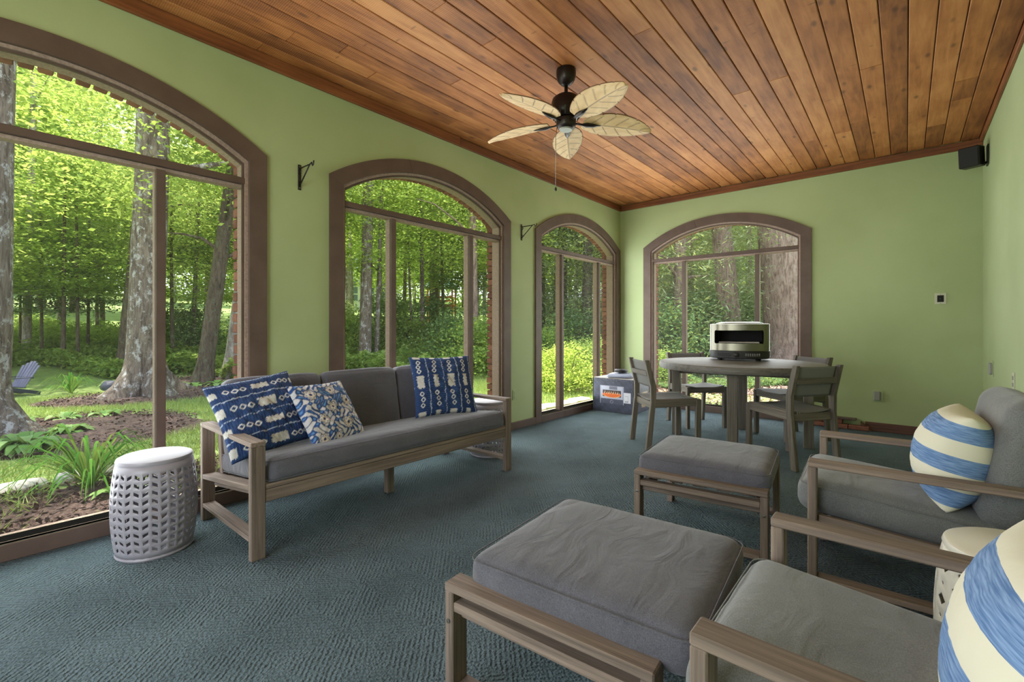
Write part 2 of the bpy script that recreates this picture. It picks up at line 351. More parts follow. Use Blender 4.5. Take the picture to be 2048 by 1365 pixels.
# ================================================================ THE ROOM
def arch(hw, spring, apex, base, n=28):
    """outline from the lower left up, over the arch and down"""
    rise = apex-spring; r = (hw*hw+rise*rise)/(2*rise); a = math.asin(hw/r)
    pts = [(-hw, base)]
    for i in range(n+1): t = -a+2*a*i/n; pts.append((r*math.sin(t), apex-r+r*math.cos(t)))
    return pts+[(hw, base)]
def sh(l, u0): return [(p[0]+u0, p[1]) for p in l]
OPEN = arch(.985, 2.345, 2.645, .085)
OPENB = arch(.975, 2.335, 2.63, .05)
map_left = lambda u, v, w: Vector((XL-w, u, v))
map_back = lambda u, v, w: Vector((u, YB+w, v))
map_rear = lambda u, v, w: Vector((u, YR-w, v))
map_right = lambda u, v, w: Vector((XR+w, u, v))
TOP = 3.3
def rect(u0, u1, v0, v1): return [(u0, v0), (u1, v0), (u1, v1), (u0, v1)]
walls = {}
walls['left'] = plate('wall_left', rect(YR-.15, YB+.15, -.1, TOP), [sh(OPEN, u) for u in WIN_L], map_left, 0, .145, 'wall')
walls['back'] = plate('wall_back', rect(XL, XR+.15, -.1, TOP), [sh(OPEN, WIN_B)], map_back, 0, .145, 'wall')
walls['rear'] = plate('wall_rear', rect(XL, XR+.15, -.1, TOP), [sh(OPEN, WIN_ADDED)], map_rear, 0, .145, 'wall')
walls['right'] = plate('wall_right', rect(YR, YB, -.1, TOP), [], map_right, 0, .15, 'wall')
for o in walls.values(): tag(o, kind='structure')
BRO = arch(1.01, 2.36, 2.66, -.1)
def veneer(parent, outer, centres, mp):
    plate('brick_veneer', outer, [[(max(p[0], -9), p[1]+(.12 if p[1] < 0 else 0)) for p in sh(BRO, u)] for u in centres], mp, .146, .235, 'veneer', parent)
veneer(walls['left'], rect(YR-.3, YB+.3, -.1, TOP), WIN_L, map_left)
veneer(walls['back'], rect(XL-.15, XR+.3, -.1, TOP), [WIN_B], map_back)
# bricks of the reveals, one by one, proud of the veneer
def brick_mesh(sx, sy, sz):
    me = box_me('brick', sx, sy, sz, .006); me.materials.append(M['brick']); return me
bm_j = brick_mesh(.10, .085, .062)
def reveal_bricks(parent, u0, mp, turn):
    k = 0
    for s in (-1, 1):
        for i in range(30):
            z = .085+.0375+i*.0752
            o = link('brick', bm_j, None, parent)
            c = mp(u0+s*1.004+RNG.uniform(-.004, .004), z, .19+RNG.uniform(-.005, .005))
            o.location = c; o.rotation_euler = (0, 0, turn+RNG.uniform(-.02, .02)); k += 1
    hw, rise = 1.0, .305; r = (hw*hw+rise*rise)/(2*rise); a = math.asin(hw/r)
    for i in range(27):
        t = -a+2*a*(i+.5)/27; o = link('brick', bm_j, None, parent)
        c = mp(u0+(r+.008)*math.sin(t), 2.655-r+(r+.008)*math.cos(t), .19+RNG.uniform(-.006, .006))
        o.location = c
        ax = (mp(0, 0, 1)-mp(0, 0, 0)).normalized(); rad = (mp(math.sin(t), math.cos(t), 0)-mp(0, 0, 0)).normalized()
        rot = Matrix((rad, ax, rad.cross(ax))).transposed(); o.rotation_euler = rot.to_euler()
for u in WIN_L: reveal_bricks(walls['left'], u, map_left, PI/2)
reveal_bricks(walls['back'], WIN_B, map_back, 0)

def window(name, u0, mp, wdir, parent_label):
    W = empty(name, mp(u0, 0, 0)); W['kind'] = 'structure'
    base = mp(u0, 0, 0)
    lm = lambda u, v, w: mp(u+u0, v, w)-base
    out, inn = arch(1.09, 2.40, 2.745, .0, 28), arch(.975, 2.335, 2.63, .0, 28)
    n = len(out)
    ring('casing', out[:2], inn[:2], lm, -.022, .004, 'trim', W)
    ring('casing', out[-2:], inn[-2:], lm, -.022, .004, 'trim', W)
    k = 11
    ring('arch_casing', out[1:k+1], inn[1:k+1], lm, -.0225, .004, 'trim', W)
    o2, i2 = out[k:n-1], inn[k:n-1]; d = .0025
    o2 = [(o2[0][0]+d, o2[0][1])]+o2[1:]; i2 = [(i2[0][0]+d, i2[0][1])]+i2[1:]
    ring('arch_casing', o2, i2, lm, -.0215, .004, 'trim', W)
    ring('jamb_liner', arch(.985, 2.345, 2.645, .085), arch(.955, 2.318, 2.612, .085), lm, .004, .150, 'jamb', W)
    ring('stop_bead', arch(.957, 2.32, 2.614, .085), arch(.940, 2.305, 2.598, .085), lm, .018, .034, 'trim', W)
    def bd(nm, u0_, u1, v0, v1, w0, w1, m):
        a, b = lm(u0_, v0, w0), lm(u1, v1, w1)
        lo = [min(a[i], b[i]) for i in range(3)]; hi = [max(a[i], b[i]) for i in range(3)]
        return box(nm, lo, hi, m, W, .003)
    bd('transom', -.955, .955, 2.172, 2.216, .004, .10, 'trim')
    bd('transom_nosing', -.955, .955, 2.150, 2.172, .03, .10, 'jamb')
    for s in (-1, 1):
        bd('mullion', s*.482-.025, s*.482+.025, .085, 2.15, .0, .035, 'trim')
        bd('mullion_post', s*.482-.021, s*.482+.021, .085, 2.15, .036, .105, 'jamb')
    bd('sill_curb', -.975, .975, .0, .085, -.022, .145, 'trim')
    v = [lm(-1.0, .086, .03), lm(1.0, .086, .03), lm(1.0, .06, .26), lm(-1.0, .06, .26), lm(-1.0, .0, .26), lm(1.0, .0, .26), lm(1.0, .0, .03), lm(-1.0, .0, .03)]
    mesh('outer_sill', v, [(0, 1, 2, 3), (3, 2, 5, 4), (4, 5, 6, 7), (7, 6, 1, 0), (0, 3, 4, 7), (1, 6, 5, 2)], 'jamb', W)
    a = arch(.94, 2.305, 2.598, 2.216)
    mesh('insect_screen', [lm(p[0], p[1], .026) for p in a], [tuple(range(len(a)))], 'screen', W)
    for u0_, u1 in ((-.94, -.505), (-.46, .46), (.505, .94)):
        mesh('insect_screen', [lm(*p, .026) for p in rect(u0_, u1, .085, 2.15)], [(0, 1, 2, 3)], 'screen', W)
    return W
for i, u in enumerate(WIN_L): window('window_%d' % (i+1), u, map_left, (0, 1, 0), '')
window('window_4', WIN_B, map_back, (1, 0, 0), '')
window('window_5', WIN_ADDED, map_rear, (1, 0, 0), '')  # unseen window, added behind the camera as a light source
# floor and ceiling
fl = box('floor', (XL-.02, YR-.02, -.1), (XR+.02, YB+.02, 0), 'carpet', None, 0); tag(fl, kind='structure')
ce = box('ceiling', (XL-1.1, YR-.6, ZC+.02), (XR+.5, YB+.8, TOP+.12), 'ctrim', None, 0); tag(ce, kind='structure')  # slab stretched past the left wall as unseen eaves to block sun
# planks run along the room, with butt joints here and there
pw = .139; npl = int((XR-XL)/pw)+1
cache = {}
for i in range(npl):
    x0 = XL+i*pw; x1 = min(x0+pw-.0055, XR)
    if x1-x0 < .02: continue
    cuts = [YR, YB]
    for _ in range(RNG.choice((1, 2, 2))): cuts.append(RNG.uniform(YR+.8, YB-.6))
    cuts.sort()
    for a, b in zip(cuts, cuts[1:]):
        if b-a < .25: continue
        z0 = ZC+RNG.uniform(-.0015, .0015)
        o = board('plank', ((x0+x1)/2, a+.001, z0+.01), ((x0+x1)/2, b-.001, z0+.01), x1-x0, .02, (1, 0, 0), 'plank', None, .004)
        o.parent = ce; o.matrix_parent_inverse = Matrix.Translation(-ce.location)
def struct(o): o['kind'] = 'structure'; return o
struct(board('trim_1', (XL+.014, YR, 3.073), (XL+.014, 3.2, 3.073), .09, .028, (0, 0, 1), 'ctrim'))
struct(board('trim_2', (XL+.011, 3.2, 3.07), (XL+.011, YB, 3.07), .084, .022, (0, 0, 1), 'ctrim'))
struct(board('trim_3', (XL+.03, YB-.013, 3.07), (XR, YB-.013, 3.07), .085, .026, (0, 0, 1), 'ctrim'))
struct(board('trim_4', (XR-.012, YR, 3.10), (XR-.012, YB-.03, 3.10), .05, .024, (0, 0, 1), 'ctrim'))
# baseboards between the windows
ed = [YR]+[v for u in WIN_L for v in (u-1.09, u+1.09)]+[YB]
bl = empty('baseboard_left', (XL, 2.5, 0)); bl['kind'] = 'structure'
for a, b in zip(ed[::2], ed[1::2]):
    if b-a > .03: box('board', (.001, a-2.5, 0), (.022, b-2.5, .085), 'trim', bl)
bb = empty('baseboard_back', (-1.4, YB, 0)); bb['kind'] = 'structure'
M['rtrim'] = wood('red_brown_base', C(84, 56, 46), C(128, 90, 76), 0, .7, 50)
board('board', (XL+1.4, -.011, .05), (WIN_B-1.09+1.4, -.011, .05), .1, .02, (0, 0, 1), 'rtrim', bb)
board('board', (-.36+1.4, -.011, .05), (XR+1.4, -.011, .05), .1, .02, (0, 0, 1), 'rtrim', bb)
br = struct(board('baseboard_right', (XR-.011, YR, .05), (XR-.011, YB-.03, .05), .1, .02, (0, 0, 1), 'rtrim'))
# low brick ledge with a timber cap that runs on to the right under the end window
lg = empty('trim_5', (-.64, YB, 0)); lg['kind'] = 'structure'
bm_l = brick_mesh(.19, .085, .05)
for i in range(3):
    for j in range(2):
        if i == 2 and j: continue
        o = link('brick', bm_l, None, lg); o.location = (-.17+i*.196-(.05 if j else 0), -.052, .027+j*.054)
board('timber_cap', (-.28, -.05, .118), (.2, -.05, .118), .09, .022, (0, 1, 0), 'trim', lg)
v = [(.24, -.01, .004), (.34, -.01, .004), (.24, -.01, .10), (.24, -.09, .004), (.34, -.09, .004), (.24, -.09, .10)]
mesh('timber_wedge', v, [(0, 1, 2), (5, 4, 3), (0, 3, 4, 1), (1, 4, 5, 2), (2, 5, 3, 0)], 'rtrim', lg)
# ================================================================ FURNITURE
def rounded_box(name, sx, sy, sz, r, m, parent=None, mw=None, n=14, bulge=0., wr=.0, seed=0, taper=0.):
    """upholstered block: rounded edges, domed faces, slight creases"""
    h = Vector((sx/2, sy/2, sz/2)); bm = bmesh.new(); bmesh.ops.create_cube(bm, size=2)
    bmesh.ops.subdivide_edges(bm, edges=bm.edges[:], cuts=n, use_grid_fill=True)
    for v in bm.verts:
        p = v.co
        # denser sampling at the edges
        q = Vector([math.copysign(1-(1-abs(c))**1.6, c) for c in p])
        P = Vector((q.x*h.x, q.y*h.y, q.z*h.z)); I = Vector([max(-(h[i]-r), min(h[i]-r, P[i])) for i in range(3)])
        d = P-I
        out = I+(d.normalized()*r if d.length > 1e-6 else Vector())
        if abs(abs(p.x)-1) < 1e-5 or abs(abs(p.y)-1) < 1e-5 or abs(abs(p.z)-1) < 1e-5:
            b = bulge*(1-q.x**4)*(1-q.y**4)
            out.z += b*(1 if p.z > .99 else (-.3 if p.z < -.99 else 0))
            bs = bulge*.5*(1-q.z**2)
            if abs(p.x) > .99: out.x += math.copysign(bs*(1-q.y**4), p.x)
            if abs(p.y) > .99: out.y += math.copysign(bs*(1-q.x**4), p.y)
        if wr:
            nz = noise.noise(Vector((out.x*7+seed, out.y*7, out.z*9)))+.5*noise.noise(Vector((out.x*19, out.y*19+seed, out.z*14)))
            out += out.normalized()*wr*nz
        v.co = out
    me = bpy.data.meshes.new(name); bm.to_mesh(me); bm.free()
    me.polygons.foreach_set('use_smooth', [True]*len(me.polygons))
    return link(name, me, m, parent, mw)
def piping(name, sx, sy, z, r, m, parent, rad=.002):
    pts = []; hx, hy = sx/2, sy/2
    for cx, cy, a0 in ((hx-r, hy-r, 0), (-hx+r, hy-r, 90), (-hx+r, -hy+r, 180), (hx-r, -hy+r, 270)):
        for k in range(6): a = math.radians(a0+18*k); pts.append((cx+r*math.cos(a), cy+r*math.sin(a), z))
    pts.append(pts[0])
    return tube(name, pts, rad, m, parent, 5, False)
def T(x, y, z, rx=0, ry=0, rz=0):
    from mathutils import Euler
    return Matrix.Translation((x, y, z)) @ Euler((rx, ry, rz)).to_matrix().to_4x4()

# --- sofa, its back to the garden wall
so = empty('sofa', (-2.89, 1.895, 0), 0, 'long weathered wood sofa with charcoal cushions under the arched windows', 'sofa')
FX, RX, HL = .40, -.40, 1.0
for s in (-1, 1):
    y = s*(HL-.035)
    board('front_leg', (FX-.018, y, 0), (FX-.018, y, .574), .07, .036, (0, 1, 0), 'teak', so)
    board('rear_leg', (RX+.018, y, 0), (RX+.018, y, .574), .07, .036, (0, 1, 0), 'teak', so)
    board('armrest', (RX, y, .586), (FX, y, .586), .072, .025, (0, 1, 0), 'teak', so)
    board('side_rail', (RX+.036, y, .272), (FX-.036, y, .365), .068, .03, (0, 1, 0), 'teak', so)
    board('lower_side_rail', (RX+.1, y-s*.02, .235), (FX-.036, y-s*.02, .33), .02, .03, (0, 1, 0), 'teak', so)
    board('stretcher', (RX+.036, y, .098), (FX-.036, y, .104), .068, .024, (0, 1, 0), 'teak', so)
    lathe('bolt', [(0, 0), (.007, .001), (.007, .003), (0, .004)], 'screw', so, 10, T(RX+.02, s*HL*.9995, .588, PI/2 if s < 0 else -PI/2))
    board('back_post', (RX+.13, s*(HL-.09), .28), (RX+.03, s*(HL-.09), .80), .03, .05, (0, 1, 0), 'teak', so)
board('front_rail', (FX-.02, -HL+.07, .316), (FX-.02, HL-.07, .316), .064, .034, (0, 0, 1), 'teak', so)
board('seat_edge_slat', (FX-.022, -HL+.07, .362), (FX-.022, HL-.07, .362), .024, .04, (0, 0, 1), 'teak', so)
board('rear_rail', (RX+.12, -HL+.07, .255), (RX+.12, HL-.07, .255), .06, .03, (0, 0, 1), 'teak', so)
for i in range(5):
    x = FX-.12-i*.115; board('seat_slat', (x, -HL+.07, .345-(FX-x)*.115), (x, HL-.07, .345-(FX-x)*.115), .07, .018, (1, 0, -.116), 'teak', so)
for i in range(3):
    z = .46+i*.14; board('back_slat', (RX+.095-i*.027, -HL+.1, z), (RX+.095-i*.027, HL-.1, z), .07, .018, (-.19, 0, 1), 'teak', so)
board('centre_leg', (FX-.33, .035, 0), (FX-.33, .035, .30), .055, .05, (0, 1, 0), 'teak', so)
tilt = .115
sc_ = rounded_box('seat_cushion', .70, 1.85, .138, .05, 'cush', so, T(.055, 0, .398, 0, -tilt, 0), 22, .012, .004, 3)
piping('piping', .70, 1.85, .050, .05, 'cush', sc_); piping('piping', .70, 1.85, -.050, .05, 'cush', sc_)
for i in range(3):
    bc = rounded_box('back_cushion', .13, .612, .47, .045, 'cush', so, T(-.245, -.617+.617*i, .625, 0, -.19, RNG.uniform(-.012, .012)), 14, .01, .003, 7+i)

# --- lounge chairs and footstools of the same set (local x points to the front)
def lounge_chair(loc, rz, label):
    L = empty('lounge_chair', loc, rz, label, 'armchair', 'lounge chairs along the right wall')
    w, f, r = .38, .40, -.40
    for s in (-1, 1):
        y = s*(w-.033)
        board('front_leg', (f-.017, y, 0), (f-.017, y, .574), .066, .034, (0, 1, 0), 'teak', L)
        board('rear_leg', (r+.017, y, 0), (r+.017, y, .574), .066, .034, (0, 1, 0), 'teak', L)
        board('armrest', (r, y, .587), (f, y, .587), .068, .027, (0, 1, 0), 'teak', L)
        board('side_rail', (r+.034, y-s*.012, .272), (f-.034, y-s*.012, .325), .03, .075, (0, 1, 0), 'teak', L)
        board('stretcher', (r+.034, y, .088), (f-.034, y, .088), .066, .024, (0, 1, 0), 'teak', L)
        board('back_post', (r+.14, s*(w-.085), .26), (r+.03, s*(w-.085), .80), .03, .05, (0, 1, 0), 'teak', L)
    board('front_rail', (f-.04, -w+.066, .30), (f-.04, w-.066, .30), .06, .03, (0, 0, 1), 'teak', L)
    board('rear_rail', (r+.14, -w+.066, .245), (r+.14, w-.066, .245), .06, .03, (0, 0, 1), 'teak', L)
    for i in range(5):
        x = f-.11-i*.115; board('seat_slat', (x, -w+.066, .318-(f-x)*.09), (x, w-.066, .318-(f-x)*.09), .07, .016, (1, 0, .09), 'teak', L)
    for i in range(3): board('back_slat', (r+.105-i*.028, -w+.1, .46+i*.13), (r+.105-i*.028, w-.1, .46+i*.13), .07, .016, (-.2, 0, 1), 'teak', L)
    c = rounded_box('seat_cushion', .72, .612, .14, .05, 'cush2', L, T(.085, 0, .392, 0, -.09, 0), 16, .016, .005, 21)
    piping('piping', .72, .612, .052, .055, 'cush2', c)
    b = rounded_box('back_cushion', .15, .61, .50, .06, 'cush2', L, T(-.255, 0, .655, 0, -.2, 0), 14, .014, .004, 31)
    return L
lounge_chair((.085, 1.265, 0), PI+.0, 'nearest lounge chair with grey cushion and a bold striped pillow')
lounge_chair((.05, 2.765, 0), PI+.055, 'lounge chair beyond the ivory stool, striped pillow against its tall back')
def ottoman(loc, rz, sy, label, cm):
    O = empty('ottoman', loc, rz, label, 'footstool', 'footstools before the lounge chairs')
    w, d = .33, sy/2
    for s in (-1, 1):
        y = s*(d-.035)
        for q in (-1, 1):
            board('leg', (q*(w-.017), y, 0), (q*(w-.017), y, .36), .07, .034, (0, 1, 0), 'teak', O)
            lathe('bolt', [(0, 0), (.007, .001), (.007, .003), (0, .004)], 'screw', O, 10, T(q*(w-.017), s*d*1.0005, .27, PI/2 if s < 0 else -PI/2))
        board('top_rail', (-w, y, .373), (w, y, .373), .074, .026, (0, 1, 0), 'teak', O)
        board('middle_rail', (-w+.034, y+s*.008, .317), (w-.034, y+s*.008, .317), .05, .030, (0, 1, 0), 'teak', O)
        board('lower_rail', (-w+.034, y-s*.018, .283), (w-.034, y-s*.018, .283), .03, .032, (0, 1, 0), 'teak', O)
        board('stretcher', (-w+.034, y, .06), (w-.034, y, .06), .07, .024, (0, 1, 0), 'teak', O)
    for q in (-1, 1): board('side_rail', (q*(w-.05), -d+.07, .30), (q*(w-.05), d-.07, .30), .06, .026, (0, 0, 1), 'teak', O)
    for i in range(5): board('seat_slat', (-.24+i*.12, -d+.075, .335), (-.24+i*.12, d-.075, .335), .07, .014, (1, 0, 0), 'teak', O)
    c = rounded_box('cushion', .66+.04*(sy > .75), sy-.115, .12, .048, cm, O, T(.06*(sy > .75), 0, .40), 18, .016, .005, 41+sy)
    piping('piping', .66+.04*(sy > .75), sy-.115, .047, .05, cm, c)
    return O
ottoman((-.80, 1.36, 0), math.radians(5), .76, 'nearest square footstool with a smooth grey cushion', 'cush')
ottoman((-.873, 2.80, 0), math.radians(6.5), .73, 'farther footstool with a creased grey cushion, beside the dining table', 'cush')

# --- round dining table and its four chairs
TX, TY, TZ = -1.34, 5.21, .822
tb = empty('dining_table', (TX, TY, 0), math.radians(10), 'large round grey wooden dining table carrying a pizza oven', 'table')
lathe('table_top', [(0, TZ-.072), (.76, TZ-.072), (.785, TZ-.066), (.79, TZ-.05), (.79, TZ-.012), (.784, TZ-.003), (.776, TZ), (0, TZ)], 'dtop', tb, 72)
for i in range(4):
    a = PI/2*i; c, s_ = math.cos(a)*.62, math.sin(a)*.62
    board('leg', (c, s_, 0), (c, s_, TZ-.07), .09, .085, (-math.sin(a), math.cos(a), 0), 'dwood', tb)
for a in (0, PI/2):
    d = Vector((math.cos(a), math.sin(a), 0)); z = Vector((0, 0, TZ-.11)) if a == 0 else Vector((0, 0, TZ-.111))
    board('apron', d*-.58+z, d*.58+z, .07, .03, (0, 0, 1), 'dwood', tb)
def prism(name, prof, y0, y1, m, parent):
    n = len(prof); vs = [(p[0], y0, p[1]) for p in prof]+[(p[0], y1, p[1]) for p in prof]
    fs = [tuple(range(n)), tuple(range(2*n-1, n-1, -1))]+[(i, i+n, (i+1) % n+n, (i+1) % n) for i in range(n)]
    o = mesh(name, vs, fs, m, parent)
    bm = bmesh.new(); bm.from_mesh(o.data); bmesh.ops.recalc_face_normals(bm, faces=bm.faces); bmesh.ops.bevel(bm, geom=bm.edges[:], offset=.003, segments=1, affect='EDGES'); bm.to_mesh(o.data); bm.free()
    return o
def dining_chair():
    ch = empty('dining_chair', (0, 0, 0))
    w = .245
    prof = [(-.29, 0), (-.235, 0), (-.19, .46), (-.185, .61), (-.255, .868), (-.30, .868), (-.24, .61), (-.238, .46)]
    for s in (-1, 1):
        prism('rear_post', prof, s*(w-.036), s*w, 'dwoodz', ch)
        board('front_leg', (.235, s*(w-.018), 0), (.235, s*(w-.018), .488), .036, .05, (0, 1, 0), 'dwood', ch)
        board('side_rail', (-.20, s*(w-.016), .445), (.215, s*(w-.016), .462), .075, .026, (0, 0, 1), 'dwood', ch)
    for x, z in ((.24, .452), (-.205, .425)):
        board('cross_rail', (x, -w+.036, z), (x, w-.036, z), .065, .026, (0, 0, 1), 'dwood', ch)
    board('back_slat', (-.262, -w+.036, .735), (-.262, w-.036, .735), .05, .02, (-.22, 0, 1), 'dwood', ch)
    vs, fs = [], []; n = 12
    for i in range(n+1):
        x = -.21+.46*i/n
        for j in range(n+1):
            y = (-w+.03)+(2*w-.06)*j/n; d = .022*(1-(2*j/n-1)**2)
            vs.append((x, y, .487+.012*i/n-d))
    fs = [(i*(n+1)+j, (i+1)*(n+1)+j, (i+1)*(n+1)+j+1, i*(n+1)+j+1) for i in range(n) for j in range(n)]
    o = mesh('seat_sling', vs, fs, 'sling', ch, smooth=True); o.modifiers.new('thickness', 'SOLIDIFY').thickness = .006
    vs = []
    for i in range(n+1):
        z = .60+.255*i/n; x = -.205-.062*i/n
        for j in range(n+1):
            y = (-w+.03)+(2*w-.06)*j/n; vs.append((x-.012*(1-(2*j/n-1)**2), y, z))
    o = mesh('back_sling', vs, fs, 'sling', ch, smooth=True); o.modifiers.new('thickness', 'SOLIDIFY').thickness = .005
    return ch
ch0 = dining_chair()
for k, (x, y, a, lb) in enumerate(((-1.862, 4.555, 45, 'grey dining chair nearest the cardboard box, its back to the sofa'),
                               (-.785, 4.72, 145.7, 'grey dining chair nearest the striped lounge chair pillow, seen from behind'),
                               (-1.955, 5.735, -43, 'grey dining chair behind the table, left of the oven before the end window'),
                               (-.957, 5.75, -130, 'grey dining chair behind the table at its right, by the green wall'))):
    c = ch0 if k == 0 else copy_tree(ch0)
    c.location = (x, y, 0); c.rotation_euler = (0, 0, math.radians(a)); tag(c, lb, 'chair', 'dining chairs around the round table')

# --- perforated drum stools
def drum(name, loc, rz, label, m, pat, R0=.17, H_=.505, nc=30, nr=10):
    D = empty(name, loc, rz, label, 'stool')
    def P(u, v):
        r = R0+.022*math.sin(PI*v)**.8-.004; a = 2*PI*u/nc
        return (r*math.cos(a), r*math.sin(a), .012+(H_-.04)*v)
    vs, fs = [], []; rows = [.06+.88*i/nr for i in range(nr+1)]
    def add(pts): i = len(vs); vs.extend(pts); return list(range(i, i+len(pts)))
    for c in range(nc):
        for j in range(nr):
            v0, v1 = rows[j], rows[j+1]; h = v1-v0
            if pat == 0:
                s = 1 if c % 2 else -1; k = .16
                hole = [(.2, .5-.22-s*k), (.8, .5-.22+s*k), (.8, .5+.18+s*k), (.2, .5+.18-s*k)]
            else:
                hole = [(.5, .08), (.86, .5), (.5, .92), (.14, .5)] if (c+j) % 2 else [(.5, .3), (.62, .5), (.5, .7), (.38, .5)]
            o = add([P(c+a, v0+h*b) for a, b in (((0, 0), (1, 0), (1, 1), (0, 1)))])
            q = add([P(c+a, v0+h*b) for a, b in hole])
            if pat == 0:
                for i in range(4): fs.append((o[i], o[(i+1) % 4], q[(i+1) % 4], q[i]))
            else:
                for i in range(4): fs += [(o[i], o[(i+1) % 4], q[i]), (q[i], o[(i+1) % 4], q[(i+1) % 4])]
        for v0, v1 in ((0, rows[0]), (rows[-1], 1)):
            o = add([P(c, v0), P(c+1, v0), P(c+1, v1), P(c, v1)]); fs.append(tuple(o))
    o = mesh('body', vs, fs, m, D)
    bm = bmesh.new(); bm.from_mesh(o.data); bmesh.ops.remove_doubles(bm, verts=bm.verts, dist=1e-5); bmesh.ops.recalc_face_normals(bm, faces=bm.faces); bm.to_mesh(o.data); bm.free()
    o.data.polygons.foreach_set('use_smooth', [True]*len(o.data.polygons))
    sd = o.modifiers.new('shell', 'SOLIDIFY'); sd.thickness = .006
    lathe('lid', [(R0-.006, H_-.030), (R0-.002, H_-.018), (R0-.006, H_-.007), (R0-.02, H_), (0, H_+.002)], m, D, 48)
    lathe('base_ring', [(R0-.03, 0), (R0-.006, 0), (R0, .008), (R0-.004, .02), (R0-.03, .02), (R0-.03, 0.001)], m, D, 48)
    return D
drum('drum_stool', (-3.055, .625, 0), .1, 'pale lilac perforated metal drum stool at the left end of the sofa', 'ceramic', 0)
drum('drum_stool', (-2.975, 3.13, 0), .3, 'perforated metal drum stool half hidden behind the far arm of the sofa', 'ceramic', 0)
drum('garden_stool', (.275, 2.065, 0), .2, 'ivory garden stool with diamond cutouts between the two lounge chairs', 'ceramic2', 1, .19, .505, 20, 8)
# ================================================================ THROW PILLOWS
def vnoise(x, y, s=0.):
    return (np.sin(x*1.7+s+1.3*np.sin(y*2.1+s))+np.sin(y*2.3-s*1.7+1.1*np.sin(x*2.9))+.6*np.sin(x*5.3+y*4.1+s))/2.6
def lerp(a, b, f): f = np.clip(f, 0, 1)[..., None]; return a*(1-f)+b*f
def rgb(*c): return np.array(C(*c)[:3])
def pat_indigo(a, b):
    st = vnoise(a*3, b*46, 1.)*.5+vnoise(a*9, b*90, 4.)*.3+.45
    c = lerp(rgb(20, 36, 76), rgb(50, 80, 130), st)
    fa = ((a+1.04)*2.05) % 1.0; ja = .05*vnoise(b*34, a*5, 2.)+.03*vnoise(b*80, a*3, 5.)
    wide = np.where(np.floor((a+1.04)*2.05) % 2 == 0, .22, .15)
    band = ((b > -.12+.04*vnoise(a*30, b, 3.)) & (b < .28)) | (b > .9) | (b < -.86)
    c = lerp(c, rgb(200, 196, 190), ((np.abs(fa-.5)+ja < wide) & band)*1.0)
    for bc in (.44, .6, .76, -.3, -.48, -.66):
        for k in range(5):
            ac = -1.04+(k+.5+.05*math.sin(k*7+bc*9))/2.05
            r = np.hypot((a-ac)*1.0, (b-bc)*.9); th = np.arctan2(b-bc, a-ac); r = r*(1-.10*np.cos(4*th))
            c = lerp(c, rgb(226, 224, 220), np.clip(1.6-np.abs(r-.05)/.011, 0, 1))
    ln = np.abs(((a+1.04)*2.05+.04*vnoise(b*9, a, 6.)) % 1.0-.03)
    return lerp(c, rgb(196, 206, 220), np.where((ln < .028) & (vnoise(b*60, a*9, 8.) > -.35), .75, 0))
def pat_floral(a, b):
    c = lerp(rgb(210, 204, 200), rgb(196, 198, 206), vnoise(a*3, b*3, 2.)*.5+.5)
    f = np.sin(a*19+2.2*np.sin(b*11))*np.sin(b*18+2.4*np.sin(a*10+1))
    c = lerp(c, rgb(40, 74, 132), np.clip((f+.02)*9, 0, 1)); c = lerp(c, rgb(34, 52, 88), np.clip(1-np.abs(f+.02)*9, 0, 1))
    c = lerp(c, rgb(96, 140, 190), np.clip((f-.72)*12, 0, 1))
    for (x, y, r0) in ((-.6, .55, .19), (.15, .62, .17), (-.1, .05, .15), (.55, .2, .17), (-.55, -.25, .17), (.25, -.5, .19), (-.7, -.8, .17), (.75, -.25, .15), (.8, .8, .15), (-.2, -.85, .14)):
        d = np.hypot(a-x, b-y); th = np.arctan2(b-y, a-x); rr = d/(r0*(1+.14*np.cos(6*th)))
        c = lerp(c, rgb(224, 212, 196), (rr < 1)*1.0); c = lerp(c, rgb(38, 62, 112), np.clip(1.3-np.abs(rr-.92)/.09, 0, 1))
        c = lerp(c, rgb(104, 140, 186), np.clip(1.2-np.abs(rr-.58)/.12, 0, 1)*(np.cos(6*th) > -.2)); c = lerp(c, rgb(30, 50, 96), np.clip((.3-rr)*9, 0, 1))
    return c
